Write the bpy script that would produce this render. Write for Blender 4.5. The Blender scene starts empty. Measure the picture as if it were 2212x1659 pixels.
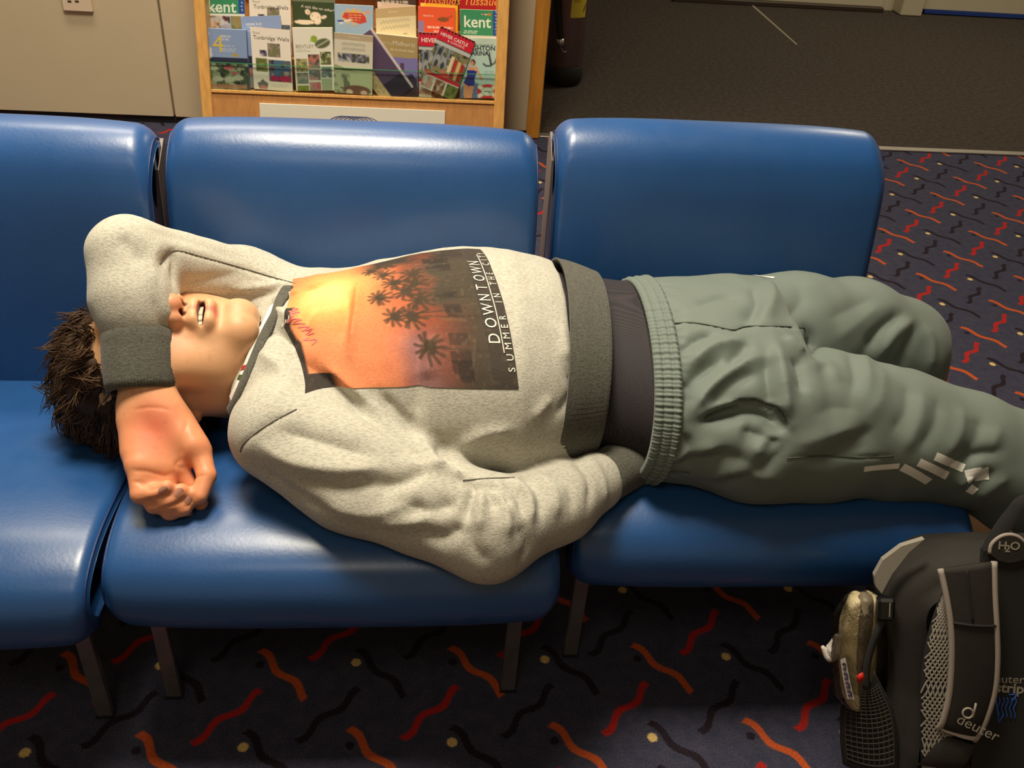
import bpy, math, random
import numpy as np
from mathutils import Vector, Matrix
from mathutils.bvhtree import BVHTree

sc = bpy.context.scene
COL = sc.collection
random.seed(7)
RNG = np.random.default_rng(11)

# ------------------------------------------------------------------ camera
CAM_H, FOC = 1.08, 2030.0
PITCH, YAW, ROLL = 0.6178103, 0.1204619, 0.0831518
CX, CY = 1106.0, 829.5


def cam_basis():
    cy, sy, cp, sp = math.cos(YAW), math.sin(YAW), math.cos(PITCH), math.sin(PITCH)
    fwd = np.array([sy * cp, cy * cp, -sp])
    right = np.array([cy, -sy, 0.0])
    up = np.cross(right, fwd)
    c, s = math.cos(ROLL), math.sin(ROLL)
    return np.array([c * right + s * up, -s * right + c * up, fwd])


CM = cam_basis()
EYE = np.array([0.0, 0.0, CAM_H])
cam = bpy.data.cameras.new('camera')
cam_o = bpy.data.objects.new('camera', cam)
COL.objects.link(cam_o)
cam.sensor_fit = 'HORIZONTAL'
cam.sensor_width = 36.0
cam.lens = 36.0 * FOC / 2212.0
cam.clip_start = 0.02
mw = Matrix.Identity(4)
for i in range(3):
    mw[i][0], mw[i][1], mw[i][2] = CM[0][i], CM[1][i], -CM[2][i]
mw[2][3] = CAM_H
cam_o.matrix_world = mw
sc.camera = cam_o

# ------------------------------------------------------------------ world, light, exposure
world = bpy.data.worlds.new('world')
sc.world = world
world.use_nodes = True
bg = world.node_tree.nodes['Background']
bg.inputs[0].default_value = (1.0, 0.86, 0.66, 1)
bg.inputs[1].default_value = 0.05


def ceiling_lamp(name, loc, sx, sy, power, color, rot=(0, 0, 0), spread=180):
    l = bpy.data.lights.new(name, 'AREA')
    l.shape = 'RECTANGLE'
    l.size, l.size_y, l.energy, l.color = sx, sy, power, color
    l.spread = math.radians(spread)
    o = bpy.data.objects.new(name, l)
    COL.objects.link(o)
    o.location = loc
    o.rotation_euler = rot
    return o


WARM = (1.0, 0.89, 0.70)
ceiling_lamp('ceiling_lamp', (-0.25, 1.22, 2.45), 0.60, 0.60, 21, WARM, spread=140)
ceiling_lamp('ceiling_lamp', (-0.35, -0.55, 2.45), 0.60, 0.60, 3.5, WARM)
ceiling_lamp('ceiling_lamp', (-0.75, 2.30, 2.45), 1.2, 0.3, 16, WARM)
ceiling_lamp('ceiling_lamp', (2.3, 3.9, 2.45), 0.6, 0.6, 16, WARM)

sc.view_settings.view_transform = 'Standard'
sc.view_settings.look = 'None'
sc.view_settings.gamma = 1.0
sc.view_settings.use_curve_mapping = False
sc.view_settings.exposure = 0.95

# ------------------------------------------------------------------ helpers
def ray(u, v):
    d = np.array([(u - CX) / FOC, -(v - CY) / FOC, 1.0]) @ CM
    return d / np.linalg.norm(d)


def at_z(u, v, z):
    d = ray(u, v)
    return EYE + d * ((z - CAM_H) / d[2])


def at_y(u, v, y):
    d = ray(u, v)
    return EYE + d * (y / d[1])


def lin(c):
    c = np.asarray(c, float)
    return np.where(c <= 0.04045, c / 12.92, ((c + 0.055) / 1.055) ** 2.4)


def rgb(r, g, b):
    return tuple(float(x) for x in lin([r / 255, g / 255, b / 255]))


def mat(name, color=(0.5, 0.5, 0.5), rough=0.6, metal=0.0, noise=None, bump=None, coat=0.0, spec=0.5, sss=0.0, attr=None, sheen=0.0, coords='Object'):
    """noise=(scale, amount[, stretch xyz]); bump=(scale, strength, distance[, stretch])"""
    m = bpy.data.materials.new(name)
    m.use_nodes = True
    nt = m.node_tree
    N, L = nt.nodes, nt.links
    b = N['Principled BSDF']
    b.inputs['Roughness'].default_value = rough
    b.inputs['Metallic'].default_value = metal
    b.inputs['Specular IOR Level'].default_value = spec
    b.inputs['Coat Weight'].default_value = coat
    b.inputs['Coat Roughness'].default_value = 0.25
    if sheen:
        b.inputs['Sheen Weight'].default_value = sheen
    if sss:
        b.inputs['Subsurface Weight'].default_value = sss
        b.inputs['Subsurface Radius'].default_value = (0.012, 0.004, 0.002)
        b.inputs['Subsurface Scale'].default_value = 0.6
    tc = N.new('ShaderNodeTexCoord')

    def coord(stretch):
        mp = N.new('ShaderNodeMapping')
        mp.inputs['Scale'].default_value = stretch
        L.new(tc.outputs[coords], mp.inputs['Vector'])
        return mp.outputs[0]
    if attr:
        a = N.new('ShaderNodeAttribute')
        a.attribute_name = attr
        src = a.outputs['Color']
    else:
        r = N.new('ShaderNodeRGB')
        r.outputs[0].default_value = (*color, 1)
        src = r.outputs[0]
    if noise:
        t = N.new('ShaderNodeTexNoise')
        t.inputs['Scale'].default_value = noise[0]
        t.inputs['Detail'].default_value = 5
        L.new(coord(noise[2] if len(noise) > 2 else (1, 1, 1)), t.inputs['Vector'])
        rm = N.new('ShaderNodeMapRange')
        rm.inputs['From Min'].default_value = 0.3
        rm.inputs['From Max'].default_value = 0.7
        rm.inputs['To Min'].default_value = 1 - noise[1]
        rm.inputs['To Max'].default_value = 1 + noise[1]
        L.new(t.outputs['Fac'], rm.inputs['Value'])
        mx = N.new('ShaderNodeVectorMath')
        mx.operation = 'SCALE'
        L.new(src, mx.inputs[0])
        L.new(rm.outputs[0], mx.inputs['Scale'])
        src = mx.outputs[0]
    L.new(src, b.inputs['Base Color'])
    if bump:
        t = N.new('ShaderNodeTexNoise')
        t.inputs['Scale'].default_value = bump[0]
        t.inputs['Detail'].default_value = 4
        L.new(coord(bump[3] if len(bump) > 3 else (1, 1, 1)), t.inputs['Vector'])
        bp = N.new('ShaderNodeBump')
        bp.inputs['Strength'].default_value = bump[1]
        bp.inputs['Distance'].default_value = bump[2]
        L.new(t.outputs['Fac'], bp.inputs['Height'])
        L.new(bp.outputs[0], b.inputs['Normal'])
    return m


def obj(name, verts, faces, material=None, parent=None, smooth=True, colors=None):
    me = bpy.data.meshes.new(name)
    if isinstance(verts, np.ndarray) and isinstance(faces, np.ndarray):
        me.vertices.add(len(verts))
        me.vertices.foreach_set('co', np.ascontiguousarray(verts, np.float32).ravel())
        n = faces.shape[1]
        me.loops.add(faces.size)
        me.loops.foreach_set('vertex_index', np.ascontiguousarray(faces, np.int32).ravel())
        me.polygons.add(len(faces))
        me.polygons.foreach_set('loop_start', np.arange(0, faces.size, n, dtype=np.int32))
        me.update(calc_edges=True)
    else:
        me.from_pydata([tuple(map(float, v)) for v in verts], [], [tuple(int(i) for i in q) for q in faces])
        me.update()
    me.validate()
    if smooth:
        me.polygons.foreach_set('use_smooth', np.ones(len(me.polygons), bool))
    if colors is not None:
        a = me.color_attributes.new('col', 'FLOAT_COLOR', 'POINT')
        c = np.ones((len(verts), 4), np.float32)
        c[:, :3] = colors
        a.data.foreach_set('color', c.ravel())
    if material:
        me.materials.append(material)
    o = bpy.data.objects.new(name, me)
    COL.objects.link(o)
    if parent is not None:
        o.parent = parent
        if parent.parent is None:
            o.matrix_parent_inverse = parent.matrix_basis.inverted()
    return o


def tag(o, label=None, cat=None, group=None, kind=None):
    if label:
        o['label'] = label
    if cat:
        o['category'] = cat
    if group:
        o['group'] = group
    if kind:
        o['kind'] = kind
    return o


def empty(name, loc, label, cat, group=None):
    o = bpy.data.objects.new(name, None)
    COL.objects.link(o)
    o.location = loc
    o.empty_display_size = 0.05
    return tag(o, label, cat, group)


class MB:
    """collects pieces of one mesh"""
    def __init__(s):
        s.v, s.f = [], []

    def add(s, v, f):
        n = len(s.v)
        s.v += [tuple(map(float, p)) for p in v]
        s.f += [tuple(int(i) + n for i in q) for q in f]
        return s

    def box(s, lo, hi, bev=0.0, M=None):
        lo, hi = np.array(lo, float), np.array(hi, float)
        if bev <= 0:
            v = [(x, y, z) for x in (lo[0], hi[0]) for y in (lo[1], hi[1]) for z in (lo[2], hi[2])]
            f = [(0, 1, 3, 2), (4, 6, 7, 5), (0, 4, 5, 1), (2, 3, 7, 6), (0, 2, 6, 4), (1, 5, 7, 3)]
        else:
            # chamfered box: 24 vertices
            v, ix = [], {}
            for sx in (0, 1):
                for sy in (0, 1):
                    for sz in (0, 1):
                        c = [(lo, hi)[k][i] for i, k in enumerate((sx, sy, sz))]
                        sg = [1 if k == 0 else -1 for k in (sx, sy, sz)]
                        for ax in range(3):
                            p = [c[i] + (0 if i == ax else sg[i] * bev) for i in range(3)]
                            ix[(sx, sy, sz, ax)] = len(v)
                            v.append(p)
            f = []
            for ax in range(3):
                a, b = (ax + 1) % 3, (ax + 2) % 3
                for sd in (0, 1):
                    q = []
                    for (i, j) in ((0, 0), (1, 0), (1, 1), (0, 1)):
                        k = [0, 0, 0]
                        k[ax], k[a], k[b] = sd, i, j
                        q.append(ix[(*k, ax)])
                    f.append(q if sd else q[::-1])
            for ax in range(3):
                a, b = (ax + 1) % 3, (ax + 2) % 3
                for i in (0, 1):
                    for j in (0, 1):
                        k0, k1 = [0, 0, 0], [0, 0, 0]
                        k0[a], k0[b], k1[a], k1[b] = i, j, i, j
                        k1[ax] = 1
                        f.append((ix[(*k0, a)], ix[(*k1, a)], ix[(*k1, b)], ix[(*k0, b)]))
            for k in [(x, y, z) for x in (0, 1) for y in (0, 1) for z in (0, 1)]:
                f.append(tuple(ix[(*k, ax)] for ax in range(3)))
        if M is not None:
            v = [tuple(M @ Vector(p)) for p in v]
        return s.add(v, f)

    def prism(s, poly, h0, h1, axes=(0, 2, 1), M=None):
        """2-D polygon extruded; axes say where (p0, p1, extrusion) go"""
        n = len(poly)
        v = []
        for h in (h0, h1):
            for p in poly:
                q = [0, 0, 0]
                q[axes[0]], q[axes[1]], q[axes[2]] = p[0], p[1], h
                v.append(q)
        f = [tuple(range(n))[::-1], tuple(range(n, 2 * n))] + [(i, (i + 1) % n, n + (i + 1) % n, n + i) for i in range(n)]
        if M is not None:
            v = [tuple(M @ Vector(p)) for p in v]
        return s.add(v, f)

    def tube(s, pts, r, n=10, caps=True):
        pts = np.asarray(pts, float)
        rr = np.broadcast_to(np.asarray(r, float), (len(pts),))
        v, f, up = [], [], None
        for i, p in enumerate(pts):
            t = pts[min(i + 1, len(pts) - 1)] - pts[max(i - 1, 0)]
            t = t / (np.linalg.norm(t) + 1e-12)
            if up is None:
                up = np.array([0, 0, 1.0]) if abs(t[2]) < 0.9 else np.array([1.0, 0, 0])
            a = np.cross(t, up)
            a /= np.linalg.norm(a) + 1e-12
            b = np.cross(a, t)
            up = b
            for k in range(n):
                w = 2 * math.pi * k / n
                v.append(p + rr[i] * (math.cos(w) * a + math.sin(w) * b))
        for i in range(len(pts) - 1):
            for k in range(n):
                f.append((i * n + k, i * n + (k + 1) % n, (i + 1) * n + (k + 1) % n, (i + 1) * n + k))
        if caps:
            f += [tuple(range(n))[::-1], tuple(range((len(pts) - 1) * n, len(pts) * n))]
        return s.add(v, f)

    def lathe(s, prof, c, n=40):
        v, f = [], []
        for r, z in prof:
            for k in range(n):
                w = 2 * math.pi * k / n
                v.append((c[0] + r * math.cos(w), c[1] + r * math.sin(w), c[2] + z))
        for i in range(len(prof) - 1):
            for k in range(n):
                f.append((i * n + k, i * n + (k + 1) % n, (i + 1) * n + (k + 1) % n, (i + 1) * n + k))
        return s.add(v, f)

    def build(s, name, material, parent=None, smooth=False):
        return obj(name, s.v, s.f, material, parent, smooth)


def grid_faces(nu, nv, close_v=False):
    a = np.arange(nu * nv).reshape(nu, nv)
    if close_v:
        a = np.concatenate([a, a[:, :1]], 1)
    return np.stack([a[:-1, :-1], a[1:, :-1], a[1:, 1:], a[:-1, 1:]], -1).reshape(-1, 4)


def polyline(pts, n):
    """Catmull-Rom resample to n points"""
    P = np.asarray(pts, float)
    if len(P) == 2:
        return P[0] + np.linspace(0, 1, n)[:, None] * (P[1] - P[0])
    Q = np.vstack([2 * P[0] - P[1], P, 2 * P[-1] - P[-2]])
    out = []
    for t in np.linspace(0, len(P) - 1 - 1e-9, n):
        i = int(t)
        w = t - i
        p0, p1, p2, p3 = Q[i:i + 4]
        out.append(0.5 * (2 * p1 + (p2 - p0) * w + (2 * p0 - 5 * p1 + 4 * p2 - p3) * w ** 2 + (3 * p1 - p0 - 3 * p2 + p3) * w ** 3))
    return np.array(out)


def vnoise(P, scale, seed=0):
    """smooth value noise in -1..1"""
    Q = np.asarray(P, float) * scale + seed * 17.31
    I = np.floor(Q).astype(np.int64)
    F = Q - I
    F = F * F * (3 - 2 * F)

    def h(i, j, k):
        n = (i * 374761393 + j * 668265263 + k * 2147483647 + seed * 1274126177) & 0xFFFFFFFF
        n = ((n ^ (n >> 13)) * 1274126177) & 0xFFFFFFFF
        n = n ^ (n >> 16)
        return (n & 0xFFFF) / 32767.5 - 1
    r = 0
    for a in (0, 1):
        for b in (0, 1):
            for c in (0, 1):
                w = (F[:, 0] if a else 1 - F[:, 0]) * (F[:, 1] if b else 1 - F[:, 1]) * (F[:, 2] if c else 1 - F[:, 2])
                r = r + w * h(I[:, 0] + a, I[:, 1] + b, I[:, 2] + c)
    return r


# lettering: glyph outlines turned into flat triangles
def text2d(s, size=1.0, spacing=1.0, align='LEFT', bold=0.0, shear=0.0):
    cu = bpy.data.curves.new('lettering', 'FONT')
    cu.body, cu.size, cu.space_character, cu.align_x, cu.offset, cu.shear = s, size, spacing, align, bold, shear
    cu.resolution_u = 3
    o = bpy.data.objects.new('lettering', cu)
    COL.objects.link(o)
    dg = bpy.context.evaluated_depsgraph_get()
    me = o.evaluated_get(dg).to_mesh()
    v = np.array([p.co[:] for p in me.vertices]).reshape(-1, 3)[:, :2]
    f = [tuple(p.vertices) for p in me.polygons]
    o.evaluated_get(dg).to_mesh_clear()
    bpy.data.objects.remove(o)
    bpy.data.curves.remove(cu)
    return v, f


# painter for printed covers: a small grid of colours carried by the mesh points
class Canvas:
    def __init__(s, w, h, c):
        s.w, s.h = w, h
        s.a = np.zeros((h, w, 3))
        s.a[:] = lin(np.array(c) / 255)
        y, x = np.mgrid[0:h, 0:w]
        s.x, s.y = (x + 0.5) / w, (y + 0.5) / h          # y runs down

    def put(s, mask, c, alpha=1.0):
        m = (np.clip(mask, 0, 1) * alpha)[..., None]
        s.a = s.a * (1 - m) + lin(np.array(c) / 255) * m
        return s

    def rect(s, x0, y0, x1, y1, c, al=1.0):
        return s.put(((s.x >= x0) & (s.x <= x1) & (s.y >= y0) & (s.y <= y1)).astype(float), c, al)

    def ell(s, x, y, rx, ry, c, al=1.0, rot=0.0):
        dx, dy = s.x - x, (s.y - y)
        k = s.h / s.w
        ca, sa = math.cos(rot), math.sin(rot)
        X, Y = dx * ca + dy * k * sa, -dx * sa + dy * k * ca
        d = np.sqrt((X / rx) ** 2 + (Y / (ry * k)) ** 2)
        return s.put(np.clip((1 - d) * 6 + 0.5, 0, 1), c, al)

    def poly(s, pts, c, al=1.0):
        ins = np.zeros_like(s.x, bool)
        n = len(pts)
        for i in range(n):
            (x0, y0), (x1, y1) = pts[i], pts[(i + 1) % n]
            if y0 == y1:
                continue
            t = ((s.y >= min(y0, y1)) & (s.y < max(y0, y1)))
            xi = x0 + (s.y - y0) / (y1 - y0) * (x1 - x0)
            ins ^= t & (s.x < xi)
        return s.put(ins.astype(float), c, al)

    def line(s, pts, w, c, al=1.0):
        k = s.h / s.w
        d = np.full_like(s.x, 9.0)
        for (x0, y0), (x1, y1) in zip(pts[:-1], pts[1:]):
            ax, ay, bx, by = x0, y0 * k, x1, y1 * k
            L2 = (bx - ax) ** 2 + (by - ay) ** 2 + 1e-12
            t = np.clip(((s.x - ax) * (bx - ax) + (s.y * k - ay) * (by - ay)) / L2, 0, 1)
            d = np.minimum(d, np.hypot(s.x - ax - t * (bx - ax), s.y * k - ay - t * (by - ay)))
        return s.put(np.clip((w - d) * s.w * 0.8 + 0.5, 0, 1), c, al)

    def grad(s, x0, y0, x1, y1, c0, c1):
        m = ((s.x >= x0) & (s.x <= x1) & (s.y >= y0) & (s.y <= y1)).astype(float)[..., None]
        t = np.clip((s.y - y0) / (y1 - y0), 0, 1)[..., None]
        s.a = s.a * (1 - m) + m * (lin(np.array(c0) / 255) * (1 - t) + lin(np.array(c1) / 255) * t)
        return s

    def photo(s, x0, y0, x1, y1, cols, seed=0, scale=9):
        """a little printed photograph: sky, ground and blotches of the given colours"""
        m = ((s.x >= x0) & (s.x <= x1) & (s.y >= y0) & (s.y <= y1)).astype(float)
        s.put(m, cols[0])
        P = np.stack([s.x.ravel() * 1.0, s.y.ravel() * s.h / s.w, 0 * s.x.ravel()], 1)
        for k, c in enumerate(cols[1:]):
            n = vnoise(P, scale, seed + k).reshape(s.x.shape) + 0.5 * vnoise(P, scale * 2.3, seed + k + 40).reshape(s.x.shape)
            s.put(m * np.clip(n * 4 - 0.3, 0, 1), c)
        return s


# ------------------------------------------------------------------ implicit surfaces
def rcone(P, a, b, ra, rb):
    a, b = np.asarray(a, float), np.asarray(b, float)
    ab = b - a
    t = np.clip((P - a) @ ab / (ab @ ab), 0, 1)
    return np.linalg.norm(P - a - t[:, None] * ab, axis=1) - (ra + (rb - ra) * t)


def ellip(P, c, r, R=None):
    q = P - np.asarray(c, float)
    if R is not None:
        q = q @ np.asarray(R, float)          # columns of R are the local axes
    r = np.asarray(r, float)
    k0 = np.linalg.norm(q / r, axis=1)
    k1 = np.linalg.norm(q / (r * r), axis=1) + 1e-9
    return np.where(k0 < 1e-6, -r.min(), k0 * (k0 - 1) / k1)


def smin(a, b, k):
    h = np.clip(0.5 + 0.5 * (b - a) / k, 0, 1)
    return b + (a - b) * h - k * h * (1 - h)


def smax(a, b, k):
    return -smin(-a, -b, k)


def xtube(P, st, e=2.0):
    """body of elliptical sections along X; st rows: x, yc, zc, a, b"""
    st = np.asarray(st, float)
    x = np.clip(P[:, 0], st[0, 0], st[-1, 0])
    yc, zc, a, b = (np.interp(x, st[:, 0], st[:, i]) for i in (1, 2, 3, 4))
    dy, dz, dx = P[:, 1] - yc, P[:, 2] - zc, P[:, 0] - x
    k0 = ((np.abs(dy) / a) ** e + (np.abs(dz) / b) ** e) ** (1 / e)
    k1 = np.sqrt((dy / a ** 2) ** 2 + (dz / b ** 2) ** 2) + 1e-9
    k0q = np.sqrt((dy / a) ** 2 + (dz / b) ** 2)
    d = np.where(k0q < 1e-4, -np.minimum(a, b), (k0 - 1) * k0q / k1)
    return np.where(np.abs(dx) > 1e-9, np.sqrt(np.maximum(d, 0) ** 2 + dx ** 2) + np.minimum(d, 0) * 0, d)


def polytube(P, pts, rs):
    d = None
    for i in range(len(pts) - 1):
        q = rcone(P, pts[i], pts[i + 1], rs[i], rs[i + 1])
        d = q if d is None else smin(d, q, 0.02)
    return d


def boxed(P, pad, pts, fn, far=1.0):
    """evaluate fn only near the given points (keeps it cheap)"""
    pts = np.asarray(pts, float)
    lo, hi = pts.min(0) - pad, pts.max(0) + pad
    m = np.all((P > lo) & (P < hi), axis=1)
    d = np.full(len(P), far)
    if m.any():
        d[m] = fn(P[m])
    return d


def surface(fn, lo, hi, s, nb=8, slack=1.35):
    """sparse surface nets -> vertices, quads"""
    lo = np.asarray(lo, float)
    nblk = np.ceil((np.asarray(hi) - lo) / (s * nb)).astype(int)
    B = np.stack(np.meshgrid(*[np.arange(k) for k in nblk], indexing='ij'), -1).reshape(-1, 3)
    cen = lo + (B + 0.5) * nb * s
    d = np.concatenate([fn(cen[i:i + 200000]) for i in range(0, len(cen), 200000)])
    B = B[np.abs(d) < slack * nb * s * 0.87]
    g = np.arange(nb + 1)
    off = np.stack(np.meshgrid(g, g, g, indexing='ij'), -1)
    Vk, Vp, Q = [], [], []
    K = 1 << 20
    key = lambda c: (c[..., 0] * K + c[..., 1]) * K + c[..., 2]
    quads = []
    for i in range(0, len(B), 300):
        b = B[i:i + 300]
        I = b[:, None, None, None, :] * nb + off
        D = fn((lo + I.reshape(-1, 3) * s)).reshape(I.shape[:4])
        S = D < 0
        cs = [(x, y, z) for x in (0, 1) for y in (0, 1) for z in (0, 1)]
        sub = lambda A, o: A[:, o[0]:o[0] + nb, o[1]:o[1] + nb, o[2]:o[2] + nb]
        cnt = sum(sub(S, o).astype(np.int8) for o in cs)
        act = (cnt > 0) & (cnt < 8)
        if not act.any():
            continue
        acc, w = np.zeros(act.shape + (3,)), np.zeros(act.shape)
        for ax in range(3):
            for o in cs:
                if o[ax]:
                    continue
                o2 = list(o)
                o2[ax] = 1
                d0, d1 = sub(D, o), sub(D, o2)
                cr = (d0 < 0) != (d1 < 0)
                t = np.where(cr, d0 / np.where(cr, d0 - d1, 1), 0)
                p = np.zeros(act.shape + (3,))
                p[...] = o
                p[..., ax] = t
                acc += p * cr[..., None]
                w += cr
        base = sub(I, (0, 0, 0))
        pos = base + acc / np.maximum(w, 1)[..., None]
        Vk.append(key(base[act]))
        Vp.append(pos[act])
        for ax in range(3):
            o2 = [0, 0, 0]
            o2[ax] = 1
            s0, s1 = sub(S, (0, 0, 0)), sub(S, o2)
            m = s0 != s1
            c, fl = base[m], s0[m]
            a1, a2 = (ax + 1) % 3, (ax + 2) % 3
            e1, e2 = np.zeros(3, int), np.zeros(3, int)
            e1[a1], e2[a2] = 1, 1
            q = np.stack([key(c - e1 - e2), key(c - e2), key(c), key(c - e1)], 1)
            q[~fl] = q[~fl][:, ::-1]
            quads.append(q)
    Vk, Vp, Q = np.concatenate(Vk), np.concatenate(Vp), np.concatenate(quads)
    o = np.argsort(Vk)
    Vk, Vp = Vk[o], Vp[o]
    ix = np.clip(np.searchsorted(Vk, Q), 0, len(Vk) - 1)
    ok = np.all(Vk[ix] == Q, axis=1)
    return lo + Vp * s, ix[ok]


def normals(V, F):
    n = np.zeros_like(V)
    a = np.cross(V[F[:, 2]] - V[F[:, 0]], V[F[:, 3]] - V[F[:, 1]])
    for k in range(4):
        np.add.at(n, F[:, k], a)
    return n / (np.linalg.norm(n, axis=1, keepdims=True) + 1e-12)


def relax(V, F, it=2, lam=0.5):
    for _ in range(it):
        acc, c = np.zeros_like(V), np.zeros(len(V))
        for k in range(4):
            i, j = F[:, k], F[:, (k + 1) % 4]
            np.add.at(acc, i, V[j])
            np.add.at(c, i, 1)
            np.add.at(acc, j, V[i])
            np.add.at(c, j, 1)
        V = V + lam * (acc / np.maximum(c, 1)[:, None] - V)
    return V


def bvh_of(V, F):
    return BVHTree.FromPolygons([tuple(p) for p in V.tolist()], [tuple(q) for q in F.tolist()])


def hit(bvh, u, v):
    d = ray(u, v)
    h = bvh.ray_cast(Vector(EYE), Vector(d))
    return (None, None) if h[0] is None else (np.array(h[0]), np.array(h[1]))


def seg_dist(P, A):
    """distance of points P to polyline A and the running parameter 0..1"""
    best, par = np.full(len(P), 9.0), np.zeros(len(P))
    L = np.concatenate([[0], np.cumsum(np.linalg.norm(np.diff(A, axis=0), axis=1))])
    for i in range(len(A) - 1):
        ab = A[i + 1] - A[i]
        t = np.clip((P - A[i]) @ ab / (ab @ ab + 1e-12), 0, 1)
        d = np.linalg.norm(P - A[i] - t[:, None] * ab, axis=1)
        m = d < best
        best[m] = d[m]
        par[m] = (L[i] + t[m] * (L[i + 1] - L[i])) / L[-1]
    return best, par


def fold(V, N, bvh, strokes):
    """cloth folds: each stroke is (points as seen in the photograph, half width, height); it is laid on the cloth in 3-D and pushes the cloth in or out around it"""
    out = np.zeros(len(V))
    for pts, w, h in strokes:
        A = [hit(bvh, *p)[0] for p in polyline(pts, max(4, 4 * len(pts)))]
        A = [a for a in A if a is not None]
        if len(A) < 2:
            continue
        A = np.array(A)
        lo, hi = A.min(0) - 3 * w, A.max(0) + 3 * w
        m = np.where(np.all((V > lo) & (V < hi), axis=1))[0]
        if not len(m):
            continue
        d, t = seg_dist(V[m], A)
        out[m] += h * (0.5 * np.exp(-(d / w) ** 2) + 0.5 * np.exp(-d / (0.7 * w))) * np.minimum(1, 0.25 + 4 * np.minimum(t, 1 - t))
    return V + N * out[:, None]

# ------------------------------------------------------------------ the room
LOX, LOY, LA, LBX, LBY = -0.47776, 0.71521, 0.26280, 0.13305, 0.12739     # repeat of the carpet pattern


def carpet_material():
    m = bpy.data.materials.new('patterned_carpet')
    m.use_nodes = True
    nt = m.node_tree
    N, L = nt.nodes, nt.links
    b = N['Principled BSDF']
    b.inputs['Roughness'].default_value = 0.95
    b.inputs['Specular IOR Level'].default_value = 0.1
    geo = N.new('ShaderNodeTexCoord')
    fz = N.new('ShaderNodeTexNoise')
    fz.inputs['Scale'].default_value = 420
    fz.inputs['Detail'].default_value = 2
    L.new(geo.outputs['Object'], fz.inputs['Vector'])
    sep = N.new('ShaderNodeSeparateXYZ')
    L.new(geo.outputs['Object'], sep.inputs[0])

    def M(op, a, c=None, d=None):
        n = N.new('ShaderNodeMath')
        n.operation = op
        for k, x in enumerate((a, c, d)):
            if x is None:
                continue
            if isinstance(x, (int, float)):
                n.inputs[k].default_value = x
            else:
                L.new(x, n.inputs[k])
        return n.outputs[0]
    fuzz = M('MULTIPLY', M('SUBTRACT', fz.outputs['Fac'], 0.5), 0.007)
    j = M('DIVIDE', M('SUBTRACT', sep.outputs[1], LOY), LBY)
    i = M('DIVIDE', M('SUBTRACT', M('SUBTRACT', sep.outputs[0], LOX), M('MULTIPLY', j, LBX)), LA)

    def wrap(x, c):
        return M('SUBTRACT', M('FRACT', M('ADD', M('SUBTRACT', x, c), 0.5)), 0.5)

    def local(ci, cj):
        fi, fj = wrap(i, ci), wrap(j, cj)
        return M('ADD', M('MULTIPLY', fi, LA), M('MULTIPLY', fj, LBX)), M('MULTIPLY', fj, LBY)

    def band(x, lo, soft):
        n = N.new('ShaderNodeMapRange')
        n.interpolation_type = 'SMOOTHSTEP'
        n.inputs['From Min'].default_value = lo - soft
        n.inputs['From Max'].default_value = lo + soft
        n.inputs['To Min'].default_value = 1
        n.inputs['To Max'].default_value = 0
        L.new(x, n.inputs['Value'])
        return n.outputs[0]

    n1 = N.new('ShaderNodeTexNoise')
    n1.inputs['Scale'].default_value = 55
    n1.inputs['Detail'].default_value = 3
    L.new(geo.outputs['Object'], n1.inputs['Vector'])
    rampc = N.new('ShaderNodeMix')
    rampc.data_type = 'RGBA'
    L.new(n1.outputs['Fac'], rampc.inputs[0])
    rampc.inputs[6].default_value = (*rgb(44, 48, 70), 1)
    rampc.inputs[7].default_value = (*rgb(74, 71, 84), 1)
    col = rampc.outputs[2]

    def over(mask, c):
        nonlocal col
        mx = N.new('ShaderNodeMix')
        mx.data_type = 'RGBA'
        L.new(mask, mx.inputs[0])
        L.new(col, mx.inputs[6])
        mx.inputs[7].default_value = (*c, 1)
        col = mx.outputs[2]

    def stroke(p, q, w, amp, k, ph, c):
        ci, cj = (p[0] + q[0]) / 2, (p[1] + q[1]) / 2
        dx, dy = (q[0] - p[0]) * LA + (q[1] - p[1]) * LBX, (q[1] - p[1]) * LBY
        ln = math.hypot(dx, dy)
        ux, uy = dx / ln, dy / ln
        X, Y = local(ci, cj)
        Lc = M('ADD', M('MULTIPLY', X, ux), M('MULTIPLY', Y, uy))
        Wc = M('ADD', M('MULTIPLY', X, -uy), M('MULTIPLY', Y, ux))
        s = M('MULTIPLY', M('SINE', M('ADD', M('MULTIPLY', Lc, k), ph)), amp)
        wv = M('ADD', M('ABSOLUTE', M('ADD', Wc, s)), fuzz)
        over(M('MULTIPLY', band(wv, w, 0.0012), band(M('ADD', M('ABSOLUTE', Lc), fuzz), ln / 2, 0.0015)), c)

    def dot(ci, cj, r, c):
        X, Y = local(ci, cj)
        d = M('ADD', M('SQRT', M('ADD', M('MULTIPLY', X, X), M('MULTIPLY', Y, Y))), fuzz)
        over(band(d, r, 0.0012), c)
    BLK = rgb(38, 30, 38)
    stroke((0.715, 0.65), (0.72, 0.06), 0.0052, 0.0045, 105, 0.3, rgb(166, 38, 34))
    stroke((0.21, 0.65), (0.217, 0.055), 0.0052, 0.0045, 105, 0.3, BLK)
    dot(0.51, -0.01, 0.006, BLK)
    stroke((0.40, 0.18), (0.99, -0.44), 0.0055, 0.0042, 100, 2.4, rgb(184, 82, 42))
    stroke((0.905, 0.175), (1.49, -0.44), 0.0055, 0.0042, 100, 2.4, BLK)
    dot(0, 0, 0.0066, rgb(214, 182, 116))
    vn = N.new('ShaderNodeMapRange')
    vn.inputs['From Min'].default_value = 0.3
    vn.inputs['From Max'].default_value = 0.7
    vn.inputs['To Min'].default_value = 0.7
    vn.inputs['To Max'].default_value = 1.3
    L.new(fz.outputs['Fac'], vn.inputs['Value'])
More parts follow.
